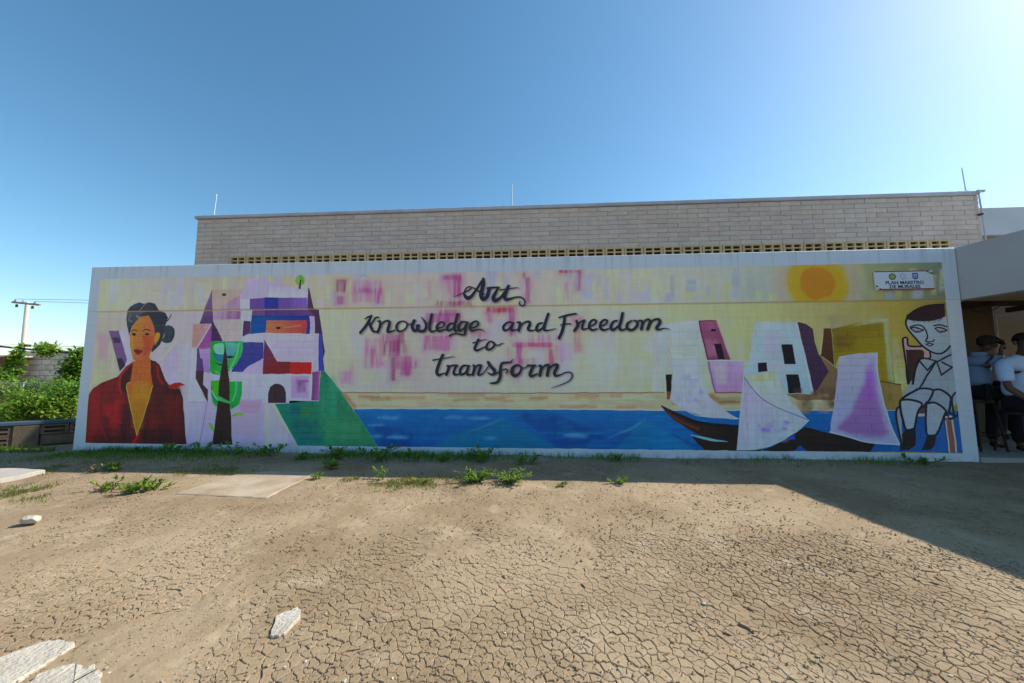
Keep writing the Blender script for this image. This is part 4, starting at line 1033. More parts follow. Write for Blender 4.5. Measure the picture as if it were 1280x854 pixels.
def soil_material():
    m_ = bpy.data.materials.new('dry_cracked_soil')
    m_.use_nodes = True
    t = m_.node_tree; N, L = t.nodes, t.links
    b = N['Principled BSDF']; b.inputs['Roughness'].default_value = 0.95; b.inputs['Specular IOR Level'].default_value = 0.15
    tc = N.new('ShaderNodeTexCoord')
    def noise(s, d=5, r=0.6):
        n = N.new('ShaderNodeTexNoise'); n.inputs['Scale'].default_value = s; n.inputs['Detail'].default_value = d; n.inputs['Roughness'].default_value = r
        L.new(tc.outputs['Object'], n.inputs['Vector']); return n
    def ramp(src, p0, p1):
        r = N.new('ShaderNodeMapRange'); r.inputs[1].default_value = p0; r.inputs[2].default_value = p1
        L.new(src, r.inputs[0]); return r.outputs[0]
    def mixc(f, a, bcol):
        x = N.new('ShaderNodeMix'); x.data_type = 'RGBA'
        L.new(f, x.inputs[0])
        if isinstance(a, tuple): x.inputs[6].default_value = (*a, 1)
        else: L.new(a, x.inputs[6])
        x.inputs[7].default_value = (*bcol, 1)
        return x.outputs[2]
    c = mixc(ramp(noise(0.9, 4).outputs[0], .40, .62), SOIL_A, SOIL_B)
    c = mixc(ramp(noise(3.1, 6, .7).outputs[0], .54, .72), c, SOIL_C)
    c = mixc(ramp(noise(28, 5, .7).outputs[0], .57, .74), c, SOIL_D)
    c = mixc(ramp(noise(75, 3, .6).outputs[0], .60, .75), c, SOIL_E)
    c = mixc(ramp(noise(44, 2, .5).outputs[0], .66, .72), c, (0.105, 0.070, 0.042))
    c = mixc(ramp(noise(19, 4, .75).outputs[0], .66, .73), c, (0.15, 0.10, 0.06))
    L.new(c, b.inputs['Base Color'])
    n = noise(95, 6, .7)
    bp = N.new('ShaderNodeBump'); bp.inputs['Strength'].default_value = 0.6; bp.inputs['Distance'].default_value = 0.006
    L.new(n.outputs[0], bp.inputs['Height']); L.new(bp.outputs[0], b.inputs['Normal'])
    return m_

SOIL_A, SOIL_B, SOIL_C = (0.345, 0.260, 0.166), (0.250, 0.180, 0.108), (0.41, 0.325, 0.225)
SOIL_D, SOIL_E = (0.20, 0.135, 0.075), (0.42, 0.33, 0.23)
gme.materials.append(soil_material())
SOIL = gme.materials[0]
ground = link('ground', gme)
tag(ground, kind='structure')

# dried mud plates: the cells of a jittered point set, shrunk by the crack between them, each a flat chip with sides
def mud_plates():
    s = 0.033
    rr = random.Random(8)
    x0, x1, y0, y1 = 3.2, 10.7, -3.95, -1.55
    nx_, ny_ = int((x1 - x0) / s), int((y1 - y0) / s)
    PT = {}
    for i in range(nx_ + 1):
        for j in range(ny_ + 1):
            sc = s
            if rr.random() < .26: continue
            PT[i, j] = (x0 + (i + .5 + rr.uniform(-.55, .55)) * sc, y0 + (j + .5 + rr.uniform(-.55, .55)) * sc)
    keys = list(PT)
    kx = np.array([PT[k][0] for k in keys]); ky = np.array([PT[k][1] for k in keys])
    W_ = crackiness(kx, ky)
    big = pnoise(kx, ky, 0.5, 95)
    wv = dict(zip(keys, W_)); bigv = dict(zip(keys, big))
    rz = dict(zip(keys, relief(kx, ky)))
    # some neighbours grow together into larger plates: drop their crack
    V_, F_ = [], []
    hs = math.sin
    for (i, j), (px, py) in PT.items():
        w = wv[i, j]
        if w < 0.14: continue
        zc = py + 5.08
        if abs(px - 7.0) > 1.50 * zc + .25: continue
        poly = [(px - 2.4 * s, py - 2.4 * s), (px + 2.4 * s, py - 2.4 * s), (px + 2.4 * s, py + 2.4 * s), (px - 2.4 * s, py + 2.4 * s)]
        tagp = [None] * 4
        for di in (-3, -2, -1, 0, 1, 2, 3):
            for dj in (-3, -2, -1, 0, 1, 2, 3):
                if (di or dj) and (i + di, j + dj) in PT:
                    qx, qy = PT[i + di, j + dj]
                    dx, dy = qx - px, qy - py
                    lim = (dx * dx + dy * dy) * .5
                    if lim > (s * 3.2) ** 2: continue
                    vals = [(p[0] - px) * dx + (p[1] - py) * dy - lim for p in poly]
                    if max(vals) <= 0: continue
                    out = []
                    n = len(poly)
                    for a in range(n):
                        va, vb = vals[a], vals[(a + 1) % n]
                        if va <= 0: out.append(poly[a])
                        if (va <= 0) != (vb <= 0):
                            t = va / (va - vb)
                            A, B = poly[a], poly[(a + 1) % n]
                            out.append((A[0] + (B[0] - A[0]) * t, A[1] + (B[1] - A[1]) * t))
                    poly = out
                    if len(poly) < 3: break
            if len(poly) < 3: break
        if len(poly) < 3: continue
        # ragged outline: shift points by a field both sides of a crack share
        ring = []
        n = len(poly)
        for a in range(n):
            A, B = poly[a], poly[(a + 1) % n]
            L_ = math.hypot(B[0] - A[0], B[1] - A[1])
            m_ = 1 if L_ < .012 else (2 if L_ < .03 else 3)
            for k in range(m_):
                t = k / m_
                x, y = A[0] + (B[0] - A[0]) * t, A[1] + (B[1] - A[1]) * t
                ring.append((x + .0034 * hs(x * 310 + y * 170) + .002 * hs(x * 830 - y * 610), y + .0034 * hs(y * 290 - x * 210 + 1.3) + .002 * hs(y * 790 + x * 560)))
        wd = (0.0002 + 0.0016 * w * max(0.05, 1.7 * bigv[i, j] - 0.25)) * rr.uniform(.55, 1.4)
        zt = rz[i, j] + rr.uniform(-.0022, .0018) - 0.004 * (w < .3)
        if rr.random() < .006: continue                   # a chip broken out
        tx, ty = rr.uniform(-.045, .045), rr.uniform(-.045, .045)
        N_ = len(ring)
        n0 = len(V_)
        top, edge, bot = [], [], []
        for (x, y) in ring:
            dx, dy = x - px, y - py
            d = math.hypot(dx, dy) or 1e-6
            f1 = max(.25, (d - wd) / d); f2 = max(.2, (d - wd - .0032) / d)
            zz_ = zt + dx * tx + dy * ty
            top.append((px + dx * f2, py + dy * f2, zz_))
            edge.append((px + dx * f1, py + dy * f1, zz_ - .0022))
            bot.append((px + dx * f1, py + dy * f1, zt - .02))
        V_ += top + edge + bot
        F_.append(tuple(range(n0, n0 + N_)))
        for a in range(N_):
            b_ = (a + 1) % N_
            F_.append((n0 + N_ + a, n0 + N_ + b_, n0 + b_, n0 + a))
            F_.append((n0 + 2 * N_ + a, n0 + 2 * N_ + b_, n0 + N_ + b_, n0 + N_ + a))
    me = bpy.data.meshes.new('mud_plates')
    me.from_pydata(V_, [], F_)
    me.materials.append(SOIL)
    tag(link('mud_plates', me), kind='stuff')
mud_plates()

# loose crumbs of soil and grit
def crumbs():
    n = 88000
    g = np.random.default_rng(17)
    z = 1.15 + 3.4 * g.random(n) ** 1.3
    x = 6.9 + (g.random(n) * 2 - 1) * 1.5 * z
    y = -5.08 + z
    loose = 1 - crackiness(x, y)
    dens = np.clip(pnoise(x, y, .5, 501) * .6 + pnoise(x, y, .16, 502) * .7 - .28, 0.05, 1) * (.45 + .55 * loose)
    keep = (g.random(n) < dens * 1.3) & (x < 12.3) & ~((np.abs(x - 4.05) < .62) & (np.abs(y + 1.45) < .55))
    x, y, z = x[keep], y[keep], z[keep]
    n = len(x)
    r = (0.0013 + 0.0046 * g.random(n) ** 3.2) * np.where(z > 2.2, 1.5, 1.0)
    o = np.array([(1, 0, 0), (-1, 0, 0), (0, 1, 0), (0, -1, 0), (0, 0, 1), (0, 0, -1)], dtype=np.float64)
    jit = 1 + (g.random((n, 6, 1)) - .5) * .8
    th = g.random(n) * 6.283
    c_, s_ = np.cos(th), np.sin(th)
    P = o[None] * jit * r[:, None, None]
    P[:, :, 2] *= .75
    X = P[:, :, 0] * c_[:, None] - P[:, :, 1] * s_[:, None] + x[:, None]
    Y = P[:, :, 0] * s_[:, None] + P[:, :, 1] * c_[:, None] + y[:, None]
    Z_ = P[:, :, 2] + (relief(x, y) + r * .35 + .001)[:, None]
    V_ = np.stack([X, Y, Z_], -1).reshape(-1, 3)
    f = np.array([(0, 2, 4), (2, 1, 4), (1, 3, 4), (3, 0, 4), (2, 0, 5), (1, 2, 5), (3, 1, 5), (0, 3, 5)])
    F_ = (f[None] + (np.arange(n) * 6)[:, None, None]).reshape(-1, 3)
    me = bpy.data.meshes.new('soil_crumbs')
    me.from_pydata(V_.tolist(), [], F_.tolist())
    me.materials.append(SOIL)
    tag(link('soil_crumbs', me), kind='stuff')
crumbs()

# ------------------------------------------------------------------ mural wall
img = bpy.data.images.new('mural_paint', TW, TH, float_buffer=False)
px_ = np.ones((TH, TW, 4), dtype=np.float32)
_s = np.clip(IMG, 0, 1)
px_[..., :3] = np.where(_s <= 0.0031308, _s * 12.92, 1.055 * np.power(np.maximum(_s, 1e-6), 1 / 2.4) - 0.055)
img.pixels.foreach_set(px_.ravel())
img.update()
img.pack()

def mural_material():
    m_ = bpy.data.materials.new('mural_paint')
    m_.use_nodes = True
    t = m_.node_tree; N, L = t.nodes, t.links
    b = N['Principled BSDF']; b.inputs['Roughness'].default_value = 0.62; b.inputs['Specular IOR Level'].default_value = 0.3
    ti = N.new('ShaderNodeTexImage'); ti.image = img; ti.extension = 'EXTEND'
    L.new(ti.outputs[0], b.inputs['Base Color'])
    tc = N.new('ShaderNodeTexCoord')
    n = N.new('ShaderNodeTexNoise'); n.inputs['Scale'].default_value = 85; n.inputs['Detail'].default_value = 5
    L.new(tc.outputs['Object'], n.inputs['Vector'])
    bp = N.new('ShaderNodeBump'); bp.inputs['Strength'].default_value = 0.35; bp.inputs['Distance'].default_value = 0.006
    L.new(n.outputs[0], bp.inputs['Height']); L.new(bp.outputs[0], b.inputs['Normal'])
    return m_

M['mural'] = mural_material()

def wall_uv(me):
    uvl = me.uv_layers.new(name='wall')
    co = np.empty(len(me.vertices) * 3, np.float32); me.vertices.foreach_get('co', co); co = co.reshape(-1, 3)
    li = np.empty(len(me.loops), np.int32); me.loops.foreach_get('vertex_index', li)
    u = np.stack([co[li, 0] / WALL_W, co[li, 2] / WALL_H], -1).astype(np.float32)
    uvl.data.foreach_set('uv', u.ravel())

COURSE = 2.076 / 22
BL = 0.39

def wall_cells():
    """front rectangles of the blocks, and of the cast beam on top"""
    out = []
    for r in range(22):
        z0 = r * COURSE
        x = -(BL / 2 if r % 2 else 0)
        while x < WALL_W:
            a, b = max(x, 0), min(x + BL, WALL_W)
            if b - a > 0.02:
                out.append((a, z0, b, z0 + COURSE))
            x += BL
    return out

CELLS = wall_cells()
mural = empty('mural_wall', (0, 0, 0))
tag(mural, 'long low white-framed block wall painted with a colourful mural', 'wall')
mb = MB()
mb.box(0.0, 0.0020, -0.15, WALL_W, 0.20, WALL_H - 0.004)
core = mb.build('wall_core', M['mural'], mural); wall_uv(core.data)
mb = MB()
G, GV = 0.0013, 0.0004
for (x0, z0, x1, z1) in CELLS:
    d = rng.uniform(-0.0003, 0.0003)
    i0, i1 = x0 + GV, x1 - GV
    j0, j1 = z0 + G, z1 - G
    n = len(mb.v)
    e = 0.0016
    mb.v += [(i0, 0.003, j0), (i1, 0.003, j0), (i1, 0.003, j1), (i0, 0.003, j1), (i0 + e, d, j0 + e), (i1 - e, d, j0 + e), (i1 - e, d, j1 - e), (i0 + e, d, j1 - e)]
    for q in ((4, 5, 6, 7), (0, 1, 5, 4), (1, 2, 6, 5), (2, 3, 7, 6), (3, 0, 4, 7)):
        mb.f.append(tuple(n + k for k in q)); mb.mi.append(0)
blocks = mb.build('painted_block', M['mural'], mural); wall_uv(blocks.data); tag(blocks, kind='stuff')
mb = MB(); mb.box(0.0, -0.006, GROOVE_Z + 0.008, WALL_W, 0.203, WALL_H, bev=0.006)
beam = mb.build('bond_beam', M['mural'], mural); wall_uv(beam.data)

def clip(poly, x0, z0, x1, z1):
    for ax, val, sg in ((0, x0, 1), (0, x1, -1), (1, z0, 1), (1, z1, -1)):
        out = []
        for i in range(len(poly)):
            a, b = poly[i - 1], poly[i]
            ia, ib = (a[ax] - val) * sg >= 0, (b[ax] - val) * sg >= 0
            if ia != ib:
                t = (val - a[ax]) / (b[ax] - a[ax])
                out.append((a[0] + (b[0] - a[0]) * t, a[1] + (b[1] - a[1]) * t))
            if ib: out.append(b)
        poly = out
        if len(poly) < 3: return []
    return poly

from mathutils.geometry import tessellate_polygon

def figure(name, pts_px, layer, label):
    """a painted figure: paint film on the block faces and the beam, broken at the joints"""
    poly = [tuple(at(p[0], p[1], 1, 0.0)[[0, 2]]) for p in pts_px]
    poly = [(min(max(x, 0.17), 12.38), min(max(z, 0.101), 2.60)) for x, z in poly]
    bx0, bx1 = min(p[0] for p in poly), max(p[0] for p in poly)
    b = MB()
    for (x0, z0, x1, z1) in CELLS + [(0, GROOVE_Z + 0.016, WALL_W, WALL_H)]:
        top = z1 > 2.2
        if x1 < bx0 or x0 > bx1: continue
        g = 0.0032
        q = clip(poly, x0 + g * .7, z0 + g, x1 - g * .7, z1 - g)
        if len(q) < 3: continue
        y = (-0.0068 if top else -0.0010) - 0.0006 * layer
        n = len(b.v)
        b.v += [(p[0], y, p[1]) for p in q]
        for tri in tessellate_polygon([[Vector((p[0], p[1], 0)) for p in q]]):
            a_, b_, c_ = (b.v[n + k] for k in tri)
            ar = (b_[0] - a_[0]) * (c_[2] - a_[2]) - (b_[2] - a_[2]) * (c_[0] - a_[0])
            if abs(ar) < 1e-7: continue
            b.f.append(tuple(n + k for k in (tri if ar > 0 else tri[::-1]))); b.mi.append(0)
    o = b.build(name, M['mural'], mural)
    wall_uv(o.data)
    o['label'] = label
    return o

figure('painted_sea', FIG['sea'], 0, 'painted band of bright blue sea')
figure('painted_beach', FIG['beach'], 0, 'painted strip of sandy shore above the blue sea')
figure('painted_hillside', FIG['hillside'], 1, 'painted green slope beside the town')
figure('painted_town', FIG['town'], 1, 'painted cluster of purple, white and blue houses with a red roof')
figure('painted_tree', FIG['tree'], 2, 'painted green tree with a dark tapering trunk')
figure('painted_woman', FIG['woman'], 1, 'painted woman with a dark bun and red coat')
figure('painted_house', Z(r1, [(110, 125), (490, 82), (660, 88), (800, 465), (932, 475), (905, 780), (650, 782), (100, 782)]), 1, 'painted pale house with a maroon gable')
figure('painted_house', Z(r3, [(180, 100), (590, 100), (745, 168), (760, 290), (905, 560), (755, 795), (60, 795), (60, 620), (120, 460)]), 1, 'painted white house with three dark windows')
figure('painted_house', Z(r5, [(60, 225), (140, 222), (635, 120), (700, 700), (560, 690), (165, 560), (40, 460)]), 1, 'painted olive yellow house')
figure('painted_boat', FIG['boat'], 1, 'painted brown boat with its prow pointing left')
figure('painted_boat', FIG['boat2'], 1, 'painted dark boat under the lilac sail')
figure('painted_sail', FIG['sail_a'], 2, 'painted curved white sail in front of the pale house')
figure('painted_sail', FIG['sail_b'], 3, 'painted lilac sail folding over to the right')
figure('painted_sail', FIG['sail_c'], 3, 'painted lilac sail with a purple centre')
_c = (1021, 354)
figure('painted_sun', [(_c[0] + 40 * math.cos(k * .2618), min(377, max(331, _c[1] + 40 * math.sin(k * .2618)))) for k in range(24)], 0, 'painted orange sun with a yellow halo')
figure('painted_child', FIG['child'], 2, 'painted pale blue child with a brown fringe seated on a chair')

def ribbon(b, pts, y0):
    """one brush stroke as a thin film of paint"""
    sp = spline(pts, closed=False, n=7)
    P = [(at(p[0], p[1], 1, 0.0)[[0, 2]], p[2]) for p in sp]
    depth = [CAMY * -1 + 0.0]
    n0 = len(b.v)
    for i, (p, w) in enumerate(P):
        a = P[max(i - 1, 0)][0]; c = P[min(i + 1, len(P) - 1)][0]
        d = (c - a); L_ = math.hypot(d[0], d[1]) or 1
        nx_, nz_ = -d[1] / L_, d[0] / L_
        h = max(w, 0.35) * 0.5 * 0.0114 * 0.94
        y = y0 - 0.0012 * i / len(P) if p[1] < GROOVE_Z else y0 - 0.0065 - 0.0012 * i / len(P)
        b.v += [(p[0] + nx_ * h, y, p[1] + nz_ * h), (p[0] - nx_ * h, y, p[1] - nz_ * h)]
    for i in range(len(P) - 1):
        a = n0 + 2 * i
        b.f.append((a, a + 1, a + 3, a + 2)); b.mi.append(0)
    # rounded ends
    for i, sgn in ((0, -1), (len(P) - 1, 1)):
        p, w = P[i]
        h = max(w, 0.35) * 0.5 * 0.0114 * 0.94
        y = b.v[n0 + 2 * i][1] - 0.00015
        n = len(b.v)
        b.v += [(p[0] + h * math.cos(k * math.pi / 5), y, p[1] + h * math.sin(k * math.pi / 5)) for k in range(10)]
        b.f.append(tuple(range(n, n + 10))); b.mi.append(0)

for word, sts in WORDS.items():
    b = MB()
    for k, st in enumerate(sts):
        ribbon(b, st, -0.0022 - 0.0016 * k)
    o = b.build('lettering', M['letter'], mural)
    o['label'] = 'the word %s in dark brush script' % word
# ------------------------------------------------------------------ the block building behind
BY = 2.0
bld = empty('block_building', (7.4, BY, 0))
tag(bld, 'long flat-roofed grey block building rising behind the mural wall', 'building')
BX0, BX1, BTOP = -0.37, 15.30, 4.55
def loc_box(mbx, x0, y0, z0, x1, y1, z1, **k):
    mbx.box(x0 - 7.4, y0 - BY, z0, x1 - 7.4, y1 - BY, z1, **k)
mb = MB(); loc_box(mb, BX0 + .01, BY + 0.012, 3.632, BX1 - .01, BY + 0.40, BTOP - 0.075)
loc_box(mb, 4.5, BY + 0.402, 0, BX1 - .01, BY + 5.5, BTOP - 0.075)
loc_box(mb, BX0 + .01, BY + 0.012, 3.431, 0.435, BY + 0.40, 3.630); loc_box(mb, 14.725, BY + 0.012, 3.431, BX1 - .01, BY + 0.40, 3.630)
mb.build('wall', M['mortar'], bld)
mb = MB(); loc_box(mb, BX0 + 0.003, BY + 0.002, 0, BX1 - 0.003, BY + 0.16, 3.43)
mb.build('lower_wall', M['brown'], bld)
mb = MB(); loc_box(mb, 0.44, BY + 0.26, 3.431, 14.72, BY + 0.34, 3.630)  # dark sheet added to give the vent slots their shade by colour
mb.build('slot_shade_backing', M['joist'], bld)
mb = MB(); loc_box(mb, BX0 - 0.04, BY - 0.045, BTOP - 0.072, BX1 + 0.006, BY + 0.42, BTOP, bev=0.012)
loc_box(mb, 4.5, BY + 0.422, BTOP - 0.073, BX1 + 0.03, BY + 5.6, BTOP - 0.002)
mb.build('coping', M['coping'], bld)
VX0, VX1, VZ0, VZ1 = 0.44, 14.72, 3.435, 3.628
BM = [M['block_a'], M['block_b'], M['block_c'], M['block_d'], M['block_e']]
def block_mesh(w, h, m_):
    b = MB(); b.box(-w / 2, 0, 0, w / 2, 0.05, h, bev=0.004)
    return b.mesh('block', m_)
BH = 0.0945
proto = {}
cells = []
z, r = VZ0, 0
while z < BTOP - 0.08:
    x = BX0 - (BL / 2 if r % 2 else 0)
    h = min(BH, BTOP - 0.076 - z)
    while x < BX1:
        a, b_ = max(x, BX0), min(x + BL, BX1)
        spans = [(a, b_)]
        if z < VZ1 - 0.02:
            spans = [(a, min(b_, VX0))] if a < VX0 else ([(max(a, VX1), b_)] if b_ > VX1 else [])
        for (p, q) in spans:
            if q - p > 0.05: cells.append((p, q, z, h))
        x += BL
    z += BH; r += 1
cells.sort(key=lambda c: math.hypot(c[0] - CAMX, 7.0))
rest = MB()
for i, (p, q, z, h) in enumerate(cells):
    k = rng.choice([0, 0, 1, 1, 2, 3, 4])
    dy = rng.uniform(-0.004, 0.003)
    key = (round(q - p, 2), round(h, 3), k)
    if i < 300:
        if key not in proto: proto[key] = block_mesh(q - p - 0.007, h - 0.006, BM[k])
        link('block', proto[key], bld, ((p + q) / 2 - 7.4, dy, z + 0.003))
    else:
        rest.box(p + .0035 - 7.4, dy, z + .003, q - .0035 - 7.4, 0.05, z + h - .003, mi=k, bev=0.006)
o = rest.build('block_course', BM, bld); tag(o, kind='stuff')
# vent blocks with four slots
NV = 38
vp = (VX1 - VX0) / NV
def vent_mesh():
    b = MB()
    w, h, d = vp - 0.012, VZ1 - VZ0 - 0.008, 0.045
    xs = [-w / 2, -w / 2 + 0.040, -0.015, 0.015, w / 2 - 0.040, w / 2]
    zs = [0, 0.024, 0.082, 0.104, 0.160, h]
    for i in range(5):
        for j in range(5):
            if i in (1, 3) and j in (1, 3): continue
            b.box(xs[i], -0.006, zs[j], xs[i + 1], d, zs[j + 1])
    return b.mesh('vent_block', M['vent'])
vm = vent_mesh()
for i in range(NV):
    link('vent_block', vm, bld, (VX0 + (i + .5) * vp - 7.4, rng.uniform(-.003, .003) - 0.004, VZ0 + 0.004))
# small pipe stub at the right end of the roof edge, and the rain pipe
mb = MB(); mb.tube([(BX1 - 0.10 - 7.4, -0.085, BTOP - 0.035), (BX1 + 0.012 - 7.4, -0.085, BTOP - 0.035)], 0.026, 12)
mb.build('drain_pipe', M['coping'], bld)
mb = MB(); mb.tube([(BX1 - 0.03 - 7.4, -0.04, BTOP - 0.08), (BX1 - 0.01 - 7.4, -0.04, 3.9), (BX1 - 0.01 - 7.4, -0.04, 0)], 0.012, 8)
mb.build('rain_pipe', M['coping'], bld)
mb = MB(); mb.box(BX1 - .06 - 7.4, -.06, 4.07, BX1 - .01 - 7.4, -.005, 4.10); mb.build('bracket', M['joist'], bld)
# lightning rods on the roof edge
for (x, lab, lean) in ((-0.02, 'thin white lightning rod above the left end of the roof', 0.03), (6.48, 'thin grey lightning rod at the middle of the roof edge', 0.0), (15.12, 'thin grey lightning rod above the right end of the roof', -0.02)):
    t = empty('lightning_rod', (x, BY + 0.02, BTOP))
    tag(t, lab, 'lightning rod', 'lightning rods along the roof edge')
    b = MB(); b.tube([(0, 0, 0.02), (lean, 0, 0.46), (lean * 1.05, 0, 0.50)], [0.010, 0.008, 0.002], 8); b.build('rod', M['metal'], t)
    b = MB(); b.box(-0.035, -0.02, 0.001, 0.035, 0.05, 0.022); b.build('base_plate', M['metal'], t)

# ------------------------------------------------------------------ pale building on the right, far behind
rb = empty('pale_building', (19.5, 4.2, 0))
tag(rb, 'pale blue-grey flat-roofed building at the far right behind the canopy', 'building')
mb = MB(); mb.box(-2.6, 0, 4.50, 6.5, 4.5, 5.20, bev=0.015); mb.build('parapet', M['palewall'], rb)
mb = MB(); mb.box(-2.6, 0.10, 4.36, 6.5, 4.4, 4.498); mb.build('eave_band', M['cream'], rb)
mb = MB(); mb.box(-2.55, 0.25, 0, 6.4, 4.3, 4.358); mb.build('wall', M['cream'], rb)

# ------------------------------------------------------------------ canopy on the right
SL = 0.13                                                 # its edge beam runs towards the viewer, swinging a little right
CL = 3.3
can = empty('canopy', (12.57, 0, 0))
tag(can, 'grey cement canopy with a deep edge beam joining the mural wall', 'canopy')
def skew_prism(b, foot, z0, z1, mi=0):
    n = len(b.v); k = len(foot)
    b.v += [(x, y, z0) for x, y in foot] + [(x, y, z1) for x, y in foot]
    b.f.append(tuple(range(n + k - 1, n - 1, -1))); b.f.append(tuple(range(n + k, n + 2 * k))); b.mi += [mi, mi]
    for i in range(k):
        j = (i + 1) % k
        b.f.append((n + i, n + j, n + k + j, n + k + i)); b.mi.append(mi)
b = MB(); skew_prism(b, [(SL * CL, -CL), (SL * CL + 0.16, -CL), (0.163, 0.0), (0.163, 0.203), (0.003, 0.203), (0.003, -0.001)], GROOVE_Z + 0.004, WALL_H - 0.006)
b.build('edge_beam', M['plaster'], can)
b = MB(); skew_prism(b, [(SL * CL + 0.162, -CL), (8.5, -CL), (8.5, 4.19), (2.80, 4.19), (2.80, 1.93), (0.166, 1.93), (0.166, 0.0)], 2.55, 2.70)  # rear part extended out of view to keep sun off the floor
b.build('roof_slab', M['plaster'], can)
b = MB(); skew_prism(b, [(SL * CL + 0.17, -CL + .01), (SL * CL + 0.8, -CL + .01), (0.95, 0.15), (0.175, 0.15)], 2.10, 2.545)
b.build('soffit_drop', M['tan'], can)
for y in (0.35, 0.8, 1.3):
    b = MB(); b.box(0.03, y, 2.24, 8.4, y + 0.10, 2.545, bev=.004); b.build('joist', M['joist'], can)
for x in (1.3, 2.4, 3.5):
    b = MB(); b.box(x, 0.46, 2.16, x + 0.07, 1.55, 2.238); b.build('joist', M['joist'], can)
b = MB(); b.box(4.6, -CL + .2, 0, 4.85, -CL + .45, 2.549); b.build('post', M['plaster'], can)
b = MB(); b.box(7.9, 0.9, 0, 8.15, 1.15, 2.239); b.build('post', M['plaster'], can)
b = MB(); b.tube([(1.55 + .1 * k, 1.33, 2.22 - 0.09 * math.sin(math.pi * k / 5)) for k in range(6)], 0.008, 6); b.build('cable_loop', M['black'], can)
fl = MB(); fl.box(12.575, -0.03, -0.1, 21.0, 1.98, 0.055, bev=0.01)
tag(fl.build('floor_slab', M['cement']), kind='structure')
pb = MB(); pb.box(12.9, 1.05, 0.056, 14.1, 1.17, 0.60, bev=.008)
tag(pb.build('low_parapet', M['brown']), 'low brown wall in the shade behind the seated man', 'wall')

# ------------------------------------------------------------------ the sign
sg = empty('mural_sign', (11.865, -0.012, 2.36))
tag(sg, 'small white sign lettered PLAN MAESTRO DE MURALES at top right of the mural', 'sign')
SW, SH = 0.735, 0.262
signw = mat('sign_white', (0.70, 0.74, 0.80), 0.45, 0.02, 4, 0.0)
signr = mat('sign_red', (0.30, 0.025, 0.05), 0.5, 0.03, 4, 0.0)
signg = mat('sign_green', (0.03, 0.20, 0.06), 0.5, 0.03, 4, 0.0)
signy = mat('sign_yellow', (0.65, 0.50, 0.16), 0.5, 0.03, 4, 0.0)
signb = mat('sign_navy', (0.02, 0.035, 0.11), 0.5, 0.03, 4, 0.0)
signl = mat('sign_blue', (0.05, 0.13, 0.36), 0.5, 0.03, 4, 0.0)
b = MB(); b.box(-SW / 2, -0.018, -SH / 2, SW / 2, 0, SH / 2, bev=0.002); b.build('panel', signw, sg)
b = MB()
b.box(-SW / 2 + .002, -0.0195, SH / 2 - 0.015, SW / 2 - 0.05, -0.0183, SH / 2 - 0.002)
b.box(-SW / 2 + .04, -0.0195, -SH / 2 + 0.002, SW / 2 - 0.002, -0.0183, -SH / 2 + 0.018)
b.poly([(SW / 2 - .10, -.0196, SH / 2 - .004), (SW / 2 - .07, -.0196, SH / 2 - .03), (SW / 2 - .045, -.0196, SH / 2 - .004)][::1])
b.poly([(-SW / 2 + .03, -.0197, -SH / 2 + .004), (-SW / 2 + .09, -.0197, -SH / 2 + .004), (-SW / 2 + .055, -.0197, -SH / 2 + .03)])
b.build('red_edging', signr, sg)
b = MB()
b.poly([(SW / 2 - .065, -.0192, SH / 2 - .034), (SW / 2 - .003, -.0192, SH / 2 - .060), (SW / 2 - .003, -.0192, SH / 2 - .028)])
b.poly([(-SW / 2 + .003, -.0192, -SH / 2 + .040), (-SW / 2 + .045, -.0192, -SH / 2 + .048), (-SW / 2 + .003, -.0192, -SH / 2 + .075)])
b.build('green_corner', signg, sg)
b = MB()
b.poly([(SW / 2 - .066, -.0190, SH / 2 - .030), (SW / 2 - .004, -.0190, SH / 2 - .026), (SW / 2 - .040, -.0190, SH / 2 - .006)])
b.poly([(-SW / 2 + .003, -.0190, -SH / 2 + .010), (-SW / 2 + .05, -.0190, -SH / 2 + .03), (-SW / 2 + .003, -.0190, -SH / 2 + .036)])
b.build('yellow_corner', signy, sg)
def disc(b, cx, cz, r, y, n=20, r2=None):
    b.poly([(cx + r * math.cos(2 * math.pi * k / n), y, cz + (r2 or r) * math.sin(2 * math.pi * k / n)) for k in range(n)])
b = MB(); disc(b, -0.145, 0.052, 0.046, -.0190); b.build('round_emblem', signg, sg)
b = MB()
for k in range(7):
    a = k * 2 * math.pi / 7
    b.poly([(-0.145, -.0196, 0.052), (-0.145 + .030 * math.cos(a), -.0196, 0.052 + .030 * math.sin(a)), (-0.145 + .036 * math.cos(a + .35), -.0196, 0.052 + .036 * math.sin(a + .35)), (-0.145 + .024 * math.cos(a + .6), -.0196, 0.052 + .024 * math.sin(a + .6))])
b.build('emblem_leaf', signy, sg)
b = MB()
for k in range(8):
    a0, a1 = R(100 + k * 20), R(100 + (k + 1) * 20)
    b.poly([(0.0 + .046 * math.cos(a0), -.019, .052 + .046 * math.sin(a0)), (0.0 + .046 * math.cos(a1), -.019, .052 + .046 * math.sin(a1)), (0.0 + .040 * math.cos(a1), -.019, .052 + .040 * math.sin(a1)), (0.0 + .040 * math.cos(a0), -.019, .052 + .040 * math.sin(a0))])
for k in range(4):
    b.box(-.012, -.0192, .020 + .018 * k, .036, -.0186, .0235 + .018 * k)
b.build('line_emblem', signl, sg)
b = MB(); b.poly([(.105, -.019, .098), (.178, -.019, .098), (.178, -.019, .025), (.160, -.019, .016), (.142, -.019, .006), (.124, -.019, .016), (.105, -.019, .025)][::-1]); b.build('shield_emblem', signl, sg)
b = MB()
for k in range(3): b.box(.117, -.0198, .036 + .018 * k, .166, -.0193, .044 + .018 * k)
b.build('shield_bar', signw, sg)
